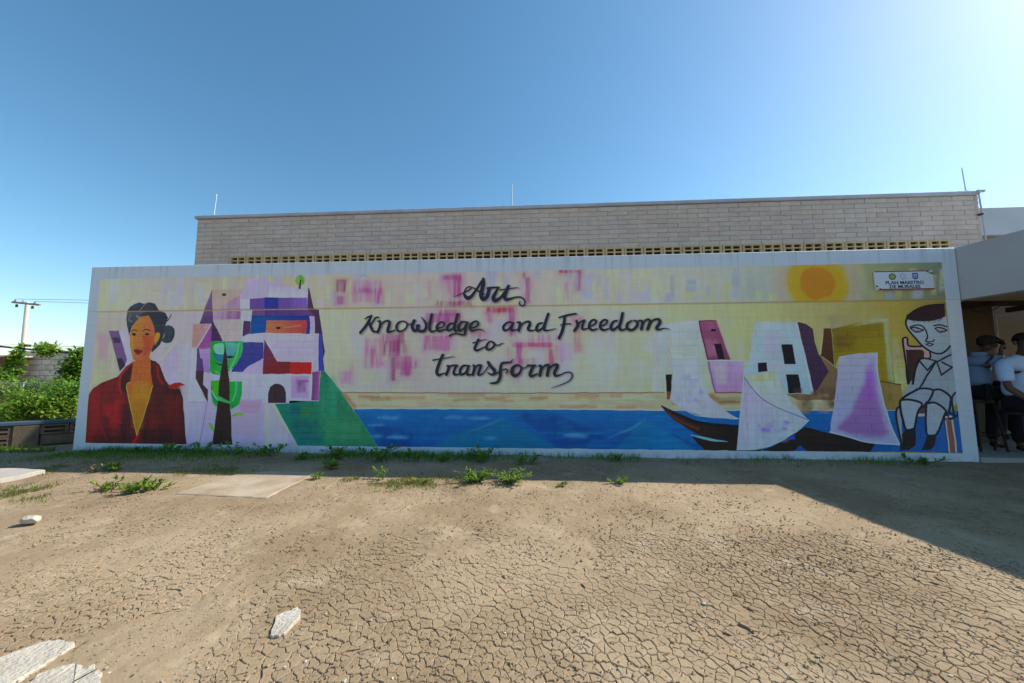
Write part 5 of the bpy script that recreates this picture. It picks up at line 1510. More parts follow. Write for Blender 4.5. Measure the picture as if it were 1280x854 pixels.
def text(body, size, sx, x, z, y, m_, parent, name):
    cu = bpy.data.curves.new(name, 'FONT')
    cu.body = body; cu.size = size; cu.align_x = 'CENTER'; cu.offset = size * 0.028; cu.extrude = 0.0004
    to = bpy.data.objects.new('tmp_text', cu); col.objects.link(to)
    bpy.context.view_layer.update()
    dg = bpy.context.evaluated_depsgraph_get()
    me = bpy.data.meshes.new_from_object(to.evaluated_get(dg))
    me.transform(Matrix.Translation((x, y, z)) @ Matrix.Rotation(R(90), 4, 'X') @ Matrix.Diagonal((sx, 1, 1, 1)))
    me.materials.clear(); me.materials.append(m_)
    bpy.data.objects.remove(to); bpy.data.curves.remove(cu)
    me.name = name
    return link(name, me, parent)
text('PLAN MAESTRO', 0.060, 1.12, 0, -0.052, -0.0192, signb, sg, 'lettering')['label'] = 'upper line PLAN MAESTRO'
text('DE MURALES', 0.060, 1.12, 0, -0.106, -0.0192, signb, sg, 'lettering')['label'] = 'lower line DE MURALES'

# ------------------------------------------------------------------ concrete pieces lying on the ground
def slab_from(name, pts_px, z, th, m_, wob=0.01, n=7, parent=None, zfun=None):
    """flat broken or cast piece: outline on the ground, real thickness, uneven edge"""
    P = [at(p[0], p[1], 2, z + th)[:2] for p in pts_px]
    ring = []
    for i in range(len(P)):
        a, c = P[i], P[(i + 1) % len(P)]
        for k in range(n):
            t = k / n
            q = a * (1 - t) + c * t
            ring.append((q[0] + rng.uniform(-wob, wob), q[1] + rng.uniform(-wob, wob)))
    cx = sum(p[0] for p in ring) / len(ring); cy = sum(p[1] for p in ring) / len(ring)
    bm = bmesh.new()
    lo = [bm.verts.new((x - cx, y - cy, -0.03)) for x, y in ring]
    up = [bm.verts.new((x - cx, y - cy, th - 0.006)) for x, y in ring]
    ins = [bm.verts.new((cx * 0 + (x - cx) * 0.975, (y - cy) * 0.975, th + rng.uniform(-.002, .002))) for x, y in ring]
    N_ = len(ring)
    for i in range(N_):
        j = (i + 1) % N_
        bm.faces.new((lo[i], lo[j], up[j], up[i])); bm.faces.new((up[i], up[j], ins[j], ins[i]))
    f = bm.faces.new(ins)
    bmesh.ops.triangulate(bm, faces=[f])
    bmesh.ops.recalc_face_normals(bm, faces=bm.faces[:])
    me = bpy.data.meshes.new(name); bm.to_mesh(me); bm.free()
    me.materials.append(m_)
    return link(name, me, parent, (cx, cy, z))

o = slab_from('concrete_cover_slab', [(306, 589), (398, 590), (333, 622), (218, 617)], -0.004, 0.013, M['slab'], 0.008)
tag(o, 'square sun-bleached concrete slab lying in the dirt before the painted tree', 'slab')
o = slab_from('concrete_path', [(-60, 586), (20, 585), (57, 587), (34, 592), (-4, 600), (-80, 612)], 0.0, 0.04, M['path'], 0.006)
tag(o, kind='structure')
o = slab_from('broken_concrete', [(-30, 836), (0, 822), (30, 810), (55, 801), (84, 800), (95, 804), (74, 817), (50, 832), (28, 845), (8, 858), (-30, 880)], 0.0, 0.011, M['rubble'], 0.006, 5)
tag(o, 'long pale broken concrete piece in the near left corner, the upper of two', 'rubble', 'broken concrete in the near left corner')
o = slab_from('broken_concrete', [(20, 866), (48, 842), (75, 833), (98, 828), (106, 835), (117, 831), (128, 840), (122, 858), (118, 875), (40, 890)], 0.0, 0.015, M['rubble'], 0.006, 5)
tag(o, 'jagged pale concrete piece with a dark crack, lower of two in the near left corner', 'rubble', 'broken concrete in the near left corner')
cb = MB()
ca, cz_ = at(92, 852, 2, 0.017), at(122, 836, 2, 0.017)
o2 = o
d_ = (cz_ - ca)[:2]; n_ = np.array([-d_[1], d_[0]]) / np.hypot(*d_) * 0.0025
cb.poly([(ca[0] - n_[0] - o2.location[0], ca[1] - n_[1] - o2.location[1], .0178), (cz_[0] - n_[0] - o2.location[0], cz_[1] - n_[1] - o2.location[1], .0178), (cz_[0] + n_[0] - o2.location[0], cz_[1] + n_[1] - o2.location[1], .0178), (ca[0] + n_[0] - o2.location[0], ca[1] + n_[1] - o2.location[1], .0178)])
cb.build('crack', M['black'], o2)
o = slab_from('stone_chunk', [(338, 794), (341, 782), (346, 768), (358, 764), (372, 759), (376, 764), (374, 771), (364, 782), (356, 791), (345, 794)], 0.0, 0.014, M['rubble'], 0.003, 3)
o.rotation_euler = (R(2), R(-3), 0)
tag(o, 'flat pale angular stone lying alone on the cracked soil', 'stone')

def rock(name, loc, sx, sy, sz, m_, seed):
    rr = random.Random(seed)
    bm = bmesh.new()
    bmesh.ops.create_icosphere(bm, subdivisions=2, radius=1.0)
    for v in bm.verts:
        k = 1 + rr.uniform(-.22, .18)
        v.co = Vector((v.co.x * sx * k, v.co.y * sy * k, v.co.z * sz * k))
    me = bpy.data.meshes.new(name); bm.to_mesh(me); bm.free(); me.materials.append(m_)
    return link(name, me, None, loc)
p = at(38, 655, 2, 0.0)
o = rock('stone', (p[0], p[1], 0.03), 0.06, 0.045, 0.032, M['rubble'], 4)
tag(o, 'small whitish stone on bare soil at the left, in front of the weeds', 'stone')
pebs = MB()
rp = random.Random(12)
for k in range(90):
    px, py = rp.uniform(0, 1280), 600 + 254 * rp.random() ** 1.4
    p = at(px, py, 2, 0.0)
    if p[0] > 13: continue
    s_ = rp.uniform(.003, .008) * (1.5 if rp.random() < .1 else 1)
    bm = bmesh.new(); bmesh.ops.create_icosphere(bm, subdivisions=1, radius=1.0)
    for v in bm.verts:
        kk = 1 + rp.uniform(-.3, .2)
        v.co = Vector((p[0] + v.co.x * s_ * kk * 1.2, p[1] + v.co.y * s_ * kk, ground_z(p[0], p[1]) + s_ * .3 + v.co.z * s_ * .7 * kk))
    pebs.add_bm(bm, rp.choice([0, 0, 1]))
tag(pebs.build('pebbles', [M['slab'], M['rubble']]), kind='stuff')

# ------------------------------------------------------------------ weeds and grass
def leaf_quad(b, c, d, w, l, mi, up=Vector((0, 0, 1)), bend=0.25):
    """a small leaf: two quads folded along their length"""
    d = d.normalized()
    s = d.cross(up)
    if s.length < 1e-3: s = Vector((1, 0, 0))
    s = s.normalized() * w * .5
    nrm = s.cross(d).normalized()
    a = Vector(c); m_ = a + d * l * .5 + nrm * l * bend * .3; e = a + d * l - nrm * l * bend * .2
    n = len(b.v)
    b.v += [tuple(a), tuple(m_ - s), tuple(m_ + s), tuple(e)]
    b.f += [(n, n + 1, n + 3), (n, n + 3, n + 2)]; b.mi += [mi, mi]

def rdir(rr, zmin=-1.0):
    while True:
        v = Vector((rr.uniform(-1, 1), rr.uniform(-1, 1), rr.uniform(zmin, 1)))
        if 0.05 < v.length < 1: return v.normalized()

def weed(px, py, rad, hgt, n, lw, label, seed, mats=None, z=0.0):
    """a low spreading weed: several stems, each with its leaves"""
    rr = random.Random(seed)
    p = at(px, py, 2, 0.0)
    root = empty('weed', (p[0], p[1], ground_z(p[0], p[1])))
    tag(root, label, 'weed', 'weeds growing along the foot of the mural wall')
    L_, S_ = MB(), MB()
    stems = max(5, n // 14)
    for s in range(stems):
        a = rr.uniform(0, 2 * math.pi)
        reach = rad * rr.uniform(.35, 1.0); h = hgt * rr.uniform(.45, 1.0)
        ox, oy = rr.uniform(-.3, .3) * rad, rr.uniform(-.2, .2) * rad
        pts = [Vector((ox, oy, -0.01)) + Vector((math.cos(a) * reach * t, math.sin(a) * reach * t * .8, h * (t * 1.6 - .6 * t * t))) for t in (0, .33, .66, 1)]
        S_.tube(pts, [.004, .003, .0022, .001], 4, caps=False)
        for k in range(n // stems):
            t = rr.uniform(.15, 1)
            i = min(2, int(t * 3)); f = t * 3 - i
            c = pts[i].lerp(pts[i + 1], f)
            d = (rdir(rr, -.1) + Vector((math.cos(a), math.sin(a), .3)) * .4)
            leaf_quad(L_, c, d, lw * rr.uniform(.6, 1.1), lw * rr.uniform(1.4, 2.6), rr.choice([0, 0, 1, 2, 3]))
    L_.build('foliage', mats or [LEAF[0], LEAF[1], LEAF[2], LEAF[3]], root)
    S_.build('stem', STEM, root)
    return root

weed(592, 603, .20, .13, 330, .022, 'bright green weed clump just past the wall shade, left of a twin', 101)
weed(637, 604, .24, .13, 380, .022, 'bright green weed clump just past the wall shade, right of a twin', 102)
weed(770, 604, .13, .06, 110, .020, 'low grassy weed alone on the shade line right of centre', 103)
weed(414, 587, .11, .10, 80, .035, 'broad-leaved weed at the far corner of the concrete slab', 104)
weed(397, 599, .06, .06, 40, .025, 'tiny weed beside the right edge of the concrete slab', 105)
weed(476, 600, .10, .15, 60, .022, 'thin upright weed beyond the slab in a yellowing patch', 106)
weed(133, 613, .13, .10, 130, .022, 'small weed tuft on the left, left end of a weed row', 107)
weed(165, 617, .16, .13, 190, .022, 'leafy weed in the middle of the left weed row', 108)
weed(190, 613, .14, .10, 150, .022, 'spreading weed at the right end of the left weed row', 109)
weed(140, 589, .18, .09, 120, .026, 'low sunlit weed at the edge of the left shade', 110)
weed(118, 591, .07, .10, 60, .015, 'dry thin tuft at the edge of the left shade', 111, [DRY, DRY, LEAF[3], DRY])
weed(525, 604, .14, .05, 90, .018, 'flat yellowing weed left of the twin clumps', 112, [LEAF[3], DRY, LEAF[1], DRY])
weed(700, 608, .10, .05, 60, .016, 'sparse flat weed right of the twin clumps', 113, [LEAF[3], DRY, LEAF[1], DRY])
wall_w = [(338, 571, .30, .17, 'weed with round leaf heads against the frame, below the painted hill path'), (372, 573, .16, .12, 'small weed against the frame below the green slope'), (425, 574, .30, .20, 'bushy dark weed against the frame below the green slope'), (477, 575, .34, .20, 'widest dark weed against the frame where the sea begins'), (516, 576, .20, .14, 'low dark weed against the frame below the left sea'), (604, 578, .26, .18, 'dark weed against the frame behind the twin bright clumps'), (660, 581, .18, .12, 'short dark weed in the shade right of the twin clumps'), (773, 576, .09, .12, 'lone sprout against the frame right of centre'), (291, 569, .20, .15, 'dark weed against the frame right of the painted trunk'), (248, 568, .20, .14, 'dark weed against the frame left of the painted trunk'), (212, 567, .16, .13, 'dark weed against the frame below the right coat sleeve'), (175, 566, .14, .09, 'low dark weed against the frame below the red coat'), (1155, 581, .20, .11, 'dark grassy weed against the frame below the painted chair'), (552, 577, .14, .10, 'small dark weed against the frame left of centre')]
for i, (px, py, rd, hg, lab) in enumerate(wall_w):
    weed(px, py, rd, hg, int(480 * rd), .030, lab, 200 + i, [LEAF[1], LEAF[2], LEAF[0], LEAF[0]])

def grass():
    rr = random.Random(31)
    b = MB()
    def blade(x, y, h, mi):
        z = ground_z(x, y)
        a = rr.uniform(0, 6.283); dx, dy = math.cos(a) * h * rr.uniform(.2, .7), math.sin(a) * h * rr.uniform(.2, .7)
        w = rr.uniform(.0025, .0055)
        n = len(b.v)
        b.v += [(x - w * math.sin(a), y + w * math.cos(a), z - .005), (x + w * math.sin(a), y - w * math.cos(a), z - .005), (x + dx * .45 + w * .6, y + dy * .45, z + h * .62), (x + dx * .45 - w * .6, y + dy * .45, z + h * .62), (x + dx, y + dy, z + h)]
        b.f += [(n, n + 1, n + 2, n + 3), (n + 3, n + 2, n + 4)]; b.mi += [mi, mi]
    pat = lambda x, y, s, k: float(pnoise(np.array([x]), np.array([y]), s, k)[0])
    # strip at the wall foot, thick on the left, thinning to the right
    for k in range(24000):
        x = rr.uniform(-1.5, 12.4)
        dens = 1.0 if x < 2.5 else (0.8 if x < 6.3 else 0.16)
        y = -abs(rr.gauss(0, .34 if x < 3.2 else .20)) - .01
        if rr.random() > dens * (0.25 + 1.2 * pat(x, y, .35, 301)): continue
        if pat(x, y, .5, 305) < (.30 if x < 3 else .42): continue
        blade(x, y, rr.uniform(.02, .085) * (1.15 if y > -.12 else .75), rr.choice([0, 1, 1, 2]))
    # sparse yellowing patches in the sun
    for k in range(9000):
        px, py, sp = rr.choice([(60, 612, 60), (30, 618, 46), (480, 606, 60), (450, 604, 40), (290, 588, 30), (230, 588, 40), (10, 585, 30), (60, 585, 40), (530, 603, 40)])
        x0 = px + rr.gauss(0, sp * .6); y0 = py + rr.gauss(0, 5)
        q = at(x0, max(y0, 583), 2, 0.0)
        if pat(q[0], q[1], .16, 310) < .52: continue
        blade(q[0], q[1], rr.uniform(.008, .035), rr.choice([1, 3, 4, 4]))
    o = b.build('grass', [LEAF[0], LEAF[1], LEAF[2], LEAF[3], DRY])
    tag(o, kind='stuff')
grass()

def litter():
    """dry bits of leaf and straw lying about"""
    rr = random.Random(55)
    b = MB()
    for k in range(520):
        if rr.random() < .6: x, y = rr.uniform(-1, 12.3), -abs(rr.gauss(0, .8)) - .03
        else: x, y = rr.uniform(2, 11), rr.uniform(-3.6, -.9)
        if abs(x - 4.05) < .6 and abs(y + 1.45) < .55: continue
        z = ground_z(x, y) + rr.uniform(.004, .009)
        if rr.random() < .5:
            leaf_quad(b, (x, y, z), Vector((rr.uniform(-1, 1), rr.uniform(-1, 1), rr.uniform(-.05, .3))), rr.uniform(.008, .02), rr.uniform(.015, .04), rr.choice([0, 0, 1]))
        else:
            a = rr.uniform(0, 6.283); l = rr.uniform(.02, .09)
            b.tube([(x, y, z), (x + math.cos(a) * l * .5, y + math.sin(a) * l * .5, z + .006), (x + math.cos(a) * l, y + math.sin(a) * l, z)], .0012, 3, rr.choice([0, 1]), caps=False)
    tag(b.build('dry_litter', [DRY, STEM]), kind='stuff')
litter()

# ------------------------------------------------------------------ left side: low pierced wall, growth, fence, pole
ang = math.atan2(0.68, 0.73)
lw = empty('low_pierced_wall', (-1.19, 0.0, 0), ang)
tag(lw, 'knee-high pierced block wall with a dark blue cap, left of the mural', 'wall')
LH = 0.335
b = MB(); b.box(-4.0, -0.06, LH, 3.2, 0.14, LH + 0.055, bev=.008); b.build('cap', M['bluecap'], lw)
b = MB(); b.box(-4.0, 0.05, -0.05, 3.2, 0.10, LH - .002); b.build('backing', M['soilgrey'], lw)
b = MB(); b.box(0.10, -0.055, -0.05, 0.36, 0.048, LH - .003, bev=.01); b.build('pillar', M['soilgrey'], lw)
def slot_block(w, h):
    q = MB(); zs = [0, h * .18, h * .40, h * .60, h * .82, h]; xs = [-w / 2, -w / 2 + .04, w / 2 - .04, w / 2]
    for i in range(3):
        for j in range(5):
            if i == 1 and j in (1, 3): continue
            q.box(xs[i], 0, zs[j], xs[i + 1], 0.085, zs[j + 1])
    return q.mesh('pierced_block', M['soilgrey'])
sbm = slot_block(.29, .155)
q = MB(); q.box(-.192, 0, 0, .192, 0.085, .155, bev=.012); plain = q.mesh('block', M['soilgrey'])
for k in range(9):
    x = 0.36 + .15 + .30 * k
    if x > 3.0: break
    link('pierced_block', sbm, lw, (x, -0.036 + rng.uniform(-.004, .004), LH - .160))
for k in range(7):
    link('block', plain, lw, (0.36 + .2 + .39 * k, -0.036 + rng.uniform(-.006, .006), 0.008))
for k in range(12):
    for j in range(2):
        link('pierced_block', sbm, lw, (0.10 - .15 - .30 * k, -0.036 + rng.uniform(-.004, .004), .008 + .162 * j))

def place_px(px, py, Y):
    return at(px, py, 1, Y)

def bush(name, px, base_py, top_py, Y, wpx, n, label, seed, leaf=.05, pal=(0, 0, 1, 2), stems=7, loose=0.0, cat='bush', group='growth behind the low wall'):
    """clumps of leaves on branching stems"""
    rr = random.Random(seed)
    c = place_px(px, base_py, Y); t_ = place_px(px, top_py, Y)
    depth = float((np.array([c[0] - CAMX, Y - CAMY, 0])) @ _fw)
    wid = wpx * depth / FPX
    h = max(0.15, t_[2] - max(c[2], 0))
    root = empty(name, (c[0], Y, max(c[2], 0.0) if c[2] > .05 else 0.0))
    tag(root, label, cat, group)
    L_, S_ = MB(), MB()
    tips = []
    for s in range(stems):
        a = rr.uniform(0, 6.283)
        q = [Vector((rr.uniform(-.3, .3) * wid, rr.uniform(-.1, .1), -.02))]
        tgt = Vector((rr.uniform(-.5, .5) * wid, rr.uniform(-.3, .3) * min(wid, 1.2), h * rr.uniform(.45, 1.0)))
        for k in (1, 2, 3):
            q.append(q[0].lerp(tgt, k / 3) + Vector((rr.uniform(-.05, .05), rr.uniform(-.05, .05), rr.uniform(0, .06))) * (1 if k < 3 else 0))
        S_.tube(q, [.016, .012, .008, .004], 5, caps=False)
        tips += [(q[1], .9), (q[2], 1.0), (q[3], .8)]
    for s in range(int(stems * 2.2)):
        tips.append((Vector((rr.uniform(-.5, .5) * wid, rr.uniform(-.35, .35) * min(wid, 1.2), h * rr.uniform(.08, .8))), 1.0))
    for k in range(n):
        tp, sc = rr.choice(tips)
        r_ = min(wid, h) * .30 * sc * (1 - loose * .5)
        off = Vector((rr.gauss(0, .5), rr.gauss(0, .5), rr.gauss(0, .42))) * r_
        p_ = tp + off
        if p_.z < 0.01: p_.z = abs(p_.z) + .01
        leaf_quad(L_, p_, rdir(rr, -.6), leaf * rr.uniform(.6, 1.2), leaf * rr.uniform(1.1, 2.0), rr.choice(range(len(pal))))
    L_.build('foliage', [LEAF[i] for i in pal], root)
    S_.build('stem', STEM, root)
    return root

bush('bush', 15, 522, 494, 2.2, 70, 2600, 'low bright green growth just behind the low wall, at the left frame edge', 401, .05, (0, 0, 3, 1))
bush('bush', 62, 522, 490, 2.3, 70, 3000, 'low bright green growth just behind the low wall, beside the mural', 402, .055, (0, 0, 3, 1))
bush('bush', 92, 520, 470, 2.6, 40, 2600, 'leafy green growth standing against the left end of the mural', 403, .055, (0, 0, 1, 1))
bush('bush', 96, 500, 437, 3.6, 30, 2800, 'tall vine-covered bush beside the mural, top reaching the black cable', 404, .07, (0, 1, 1, 2), loose=.2)
bush('bush', 62, 505, 476, 4.2, 44, 1800, 'mid-height tangled green bush before the pale wall', 405, .07, (0, 1, 1, 2), loose=.1)
bush('bush', 33, 505, 474, 4.4, 26, 1200, 'rounded green bush right of the utility pole foot', 406, .07, (1, 1, 0, 2))
bush('bush', 4, 505, 466, 4.6, 26, 1500, 'green bush left of the utility pole', 407, .07, (0, 1, 2, 0))
bush('bush', 2, 500, 480, 3.2, 60, 1800, 'rank yellowish growth behind the mesh fence at the left edge', 408, .06, (3, 3, 0, 1))
bush('bush', 48, 508, 484, 3.2, 70, 2200, 'rank yellow-green growth behind the mesh fence, middle', 409, .055, (3, 3, 0, 1))
bush('climbing_vine', 15, 480, 425, 6.0, 11, 750, 'narrow vine climbing beside the utility pole to the black cable', 410, .10, (0, 1, 0, 3), stems=4, cat='vine')
bush('climbing_vine', 60, 446, 429, 6.0, 34, 420, 'thin vine trailing along the black cable above the pale wall', 411, .10, (0, 1, 0, 3), stems=4, loose=.3, cat='vine')

# rank grass standing among the bushes
def tall_grass():
    rr = random.Random(77)
    b = MB()
    for k in range(5200):
        px = rr.uniform(-20, 108)
        Y = rr.uniform(2.4, 5.2)
        q = place_px(px, 500, Y)
        h = rr.uniform(.25, .85) * (1.15 - .08 * Y)
        a = rr.uniform(0, 6.283); s_ = h * rr.uniform(.1, .45)
        dx, dy = math.cos(a) * s_, math.sin(a) * s_
        w = rr.uniform(.004, .010)
        n = len(b.v); x, y = q[0], Y
        b.v += [(x - w, y, -.02), (x + w, y, -.02), (x + dx * .35 + w * .8, y + dy * .35, h * .6), (x + dx * .35 - w * .8, y + dy * .35, h * .6), (x + dx, y + dy, h * .95)]
        b.f += [(n, n + 1, n + 2, n + 3), (n + 3, n + 2, n + 4)]; m_ = rr.choice([0, 1, 1, 2, 2]); b.mi += [m_, m_]
    tag(b.build('tall_grass', [LEAF[0], LEAF[3], DRY]), kind='stuff')
tall_grass()

# mesh fence behind the growth
fp0, fp1 = place_px(-60, 500, 2.9), place_px(112, 500, 2.9)
fe = empty('mesh_fence', (fp0[0], 2.9, 0))
tag(fe, 'thin wire mesh fence standing in the green growth on the left', 'fence')
FWd = float(fp1[0] - fp0[0]); FH = 0.92
b = MB()
st_ = .075
k = -FH
while k < FWd:
    for sgn in (1, -1):
        x0, z0, x1, z1 = (k, 0.02, k + FH, FH) if sgn > 0 else (k + FH, 0.02, k, FH)
        pts = []
        for (x, z) in ((x0, z0), (x1, z1)): pts.append([x, z])
        # trim to the fence length
        def cut(a, c, lim):
            t = (lim - a[0]) / (c[0] - a[0]); return [lim, a[1] + (c[1] - a[1]) * t]
        a, c = pts
        if max(a[0], c[0]) <= 0 or min(a[0], c[0]) >= FWd: continue
        if a[0] < 0: a = cut(a, c, 0)
        if c[0] < 0: c = cut(a, c, 0)
        if a[0] > FWd: a = cut(a, c, FWd)
        if c[0] > FWd: c = cut(a, c, FWd)
        b.tube([(a[0], 0.003 * sgn, a[1]), (c[0], 0.003 * sgn, c[1])], 0.0017, 3, caps=False)
    k += st_
tag(b.build('wire_mesh', M['metal'], fe), kind='stuff')
for k in range(3):
    b = MB(); x = FWd * (0.12 + .38 * k); b.tube([(x, .03, -.05), (x, .03, FH + .02)], 0.014, 8); b.build('fence_post', M['metal'], fe)
b = MB(); b.tube([(0, .03, FH + .01), (FWd, .03, FH + .01)], 0.005, 6); b.build('top_rail', M['metal'], fe)

# pale pierced wall beyond, and a brown shed piece
pw0, pw1 = place_px(12, 485, 7.5), place_px(118, 485, 7.5)
pw = empty('pale_yard_wall', (pw0[0], 7.5, 0))
tag(pw, 'pale weathered yard wall far off behind the growth', 'wall')
PWW = float(pw1[0] - pw0[0])
paleblk = mat('pale_lime_block', (0.74, 0.67, 0.58), 0.95, 0.16, 6, 0.6, 40, base2=(0.46, 0.40, 0.34), mix_scale=3)
b = MB(); b.box(0, 0.03, 0, PWW, 0.22, 1.98); b.build('wall', paleblk, pw)
q = MB(); q.box(-.19, 0, 0, .19, .05, .19, bev=.012); pbm = q.mesh('block', paleblk)
z, r_ = 0.9, 0
while z < 1.9:
    x = .2 if r_ % 2 else .4
    while x < PWW - .2:
        if rng.random() > .10: link('block', pbm, pw, (x, -0.02 + rng.uniform(-.012, .01), z))
        x += .40
    z += .205; r_ += 1
b = MB(); b.box(-.05, -.03, 1.984, PWW, .25, 2.05, bev=.01); b.build('cap', paleblk, pw)
sx = place_px(-14, 470, 6.9)
sh = empty('brown_shed', (sx[0], 6.9, 0))
tag(sh, 'brown boarded shed corner at the far left behind bushes', 'shed')
wood = mat('brown_board', (0.16, 0.095, 0.05), 0.9, 0.2, 5, 0.5, 30)
for k in range(9):
    b = MB(); b.box(-.95 + .2 * k, rng.uniform(-.012, .006), 0, -.95 + .2 * k + .19, .06, 1.78, bev=.006); b.build('board', wood, sh)
b = MB(); b.box(-1.05, -.10, 1.785, .95, 1.4, 1.84); b.build('roof', M['rubble'], sh)

# utility pole with cross-arm and wires
PY = 9.0
pt, pbt = place_px(27, 378, PY), place_px(24, 485, PY)
po = empty('utility_pole', (pbt[0], PY, 0))
tag(po, 'tall pale concrete utility pole with a crossarm on the far left', 'utility pole')
PH = float(pt[2])
b = MB(); b.tube([(0, 0, 0), (float(pt[0] - pbt[0]) * .3, 0, PH)], [.085, .062], 12); b.build('shaft', M['pole'], po, smooth=False)
arm = mat('crossarm', (0.30, 0.27, 0.24), 0.8, 0.1, 5, 0.2, 40)
b = MB(); b.tube([(-.62, -.13, PH - .02), (.70, -.13, PH - .16)], .045, 6); b.build('crossarm', arm, po)
for x in (-.5, -.12, .45):
    b = MB(); zc = PH - .03 - .11 * (x + .62) ; b.tube([(x, -.13, zc + .02), (x, -.13, zc + .06), (x, -.13, zc + .10), (x, -.13, zc + .15)], [.03, .05, .03, .02], 8); b.build('insulator', arm, po)
for x in (-.40, .36):
    b = MB(); zc = PH - .04 - .11 * (x + .62); b.tube([(x, -.13, zc - .05), (x, -.13, zc - .17)], [.035, .045], 8); b.build('insulator', M['joist'], po)
b = MB(); b.box(.06, -.06, PH * .545, .24, .06, PH * .545 + .10); b.build('clamp', M['joist'], po)
def wire(a, c, sag, r, label, m_, grp='overhead wires'):
    pts = []
    for k in range(13):
        t = k / 12
        p_ = Vector(a).lerp(Vector(c), t); p_.z -= sag * 4 * t * (1 - t); pts.append(p_)
    o_ = Vector(a)
    b = MB(); b.tube([p_ - o_ for p_ in pts], r, 6)
    o = b.build('overhead_wire', m_, None, tuple(o_))
    tag(o, label, 'wire', grp)
far = 60
wx = float(pbt[0])
wire((wx - .5, PY - .13, PH + .12), (wx + far, PY + 6, PH + .6), .3, .008, 'thin overhead wire leaving the outer left crossarm insulator', M['joist'])
wire((wx + .45, PY - .13, PH + .0), (wx + far, PY + 4, PH - .8), .3, .008, 'thin overhead wire leaving the right crossarm insulator', M['joist'])
wire((wx + .2, PY, PH * .56), (wx + far, PY + 3, PH * .40), .3, .010, 'grey overhead wire from the clamp halfway up the pole', M['joist'])
wire((wx + .2, PY, PH * .545), (wx + far, PY + 2, PH * .36), .4, .008, 'lower grey overhead wire from the clamp on the pole', M['joist'])
wire((wx - 20, PY - 1, PH * .60), (wx, PY - .12, PH * .565), .2, .008, 'thin overhead wire arriving at the pole from the left', M['joist'])
ca_, cb_ = place_px(-40, 429, 6.05), place_px(135, 445, 6.05)
wire(tuple(ca_), tuple(cb_), .02, .035, 'thick black cable stretched above the pale wall on the left', M['black'], None)
# ------------------------------------------------------------------ people in the shade of the canopy
def pmat(name, c, rough=0.8, var=.08, scale=9, bump=.15, bscale=60):
    return mat(name, c, rough, var, scale, bump, bscale)
SKIN = pmat('brown_skin', (0.115, 0.058, 0.036), 0.5, .06, 7, .05)
HAIR = pmat('black_hair', (0.012, 0.010, 0.010), 0.6, .1, 30, .4, 120)
CAPM = pmat('dark_cap_cloth', (0.028, 0.018, 0.022), 0.85)
SHIRT_W = pmat('pale_blue_polo', (0.48, 0.64, 0.90), 0.85, .05, 5, .4, 22)
SHIRT_B = pmat('faded_blue_shirt', (0.20, 0.29, 0.44), 0.85, .06, 5, .4, 22)
SHIRT_K = pmat('white_collar_shirt', (0.60, 0.58, 0.54), 0.85, .05, 5, .3, 22)
PANTS = pmat('black_trousers', (0.014, 0.013, 0.016), 0.85, .1, 5, .3, 22)
SHOE = pmat('black_shoe', (0.010, 0.010, 0.011), 0.5)
EYEW = pmat('eye_white', (0.6, 0.58, 0.55), 0.3, .02, 5, 0)

def skin(name, verts, edges, m_, parent, sub=2, smooth=True):
    """verts: name -> ((x,y,z), radius or (rx,ry)); the first vertex is the root"""
    keys = list(verts)
    me = bpy.data.meshes.new('tmp_' + name)
    me.from_pydata([verts[k][0] for k in keys], [(keys.index(a), keys.index(b)) for a, b in edges], [])
    o = bpy.data.objects.new('tmp_' + name, me); col.objects.link(o)
    o.modifiers.new('skin', 'SKIN').use_smooth_shade = smooth
    sk = me.skin_vertices[0] if me.skin_vertices else None
    if sk is None:
        bpy.context.view_layer.update()
        sk = me.skin_vertices[0]
    for i, k in enumerate(keys):
        r = verts[k][1]
        sk.data[i].radius = r if isinstance(r, tuple) else (r, r)
        sk.data[i].use_root = (i == 0)
    ss = o.modifiers.new('sub', 'SUBSURF'); ss.levels = sub; ss.render_levels = sub
    bpy.context.view_layer.update()
    dg = bpy.context.evaluated_depsgraph_get()
    out = bpy.data.meshes.new_from_object(o.evaluated_get(dg))
    bpy.data.objects.remove(o); bpy.data.meshes.remove(me)
    out.name = name
    out.materials.clear(); out.materials.append(m_)
    out.polygons.foreach_set('use_smooth', [True] * len(out.polygons))
    return link(name, out, parent)

def hand(V, E, wrist, key, dirv, palmn):
    """five separate fingers and a thumb from the wrist along dirv"""
    d = Vector(dirv).normalized(); n = Vector(palmn).normalized(); s = d.cross(n).normalized()
    w = Vector(V[wrist][0])
    pk = key + 'palm'
    V[pk] = (tuple(w + d * .055), (.034, .020)); E.append((wrist, pk))
    for i, (off, ln) in enumerate(((-.030, .060), (-.010, .072), (.011, .068), (.031, .054))):
        a, b, c = key + 'f%da' % i, key + 'f%db' % i, key + 'f%dc' % i
        V[a] = (tuple(w + d * .092 + s * off), .0105)
        V[b] = (tuple(w + d * (.092 + ln * .55) + s * off * 1.1 + n * .012), .0092)
        V[c] = (tuple(w + d * (.092 + ln * .92) + s * off * 1.1 + n * .034), .0078)
        E += [(pk, a), (a, b), (b, c)]
    t1, t2 = key + 't1', key + 't2'
    V[t1] = (tuple(w + d * .040 - s * .042 + n * .010), .0115)
    V[t2] = (tuple(w + d * .078 - s * .056 + n * .024), .0092)
    E += [(pk, t1), (t1, t2)]

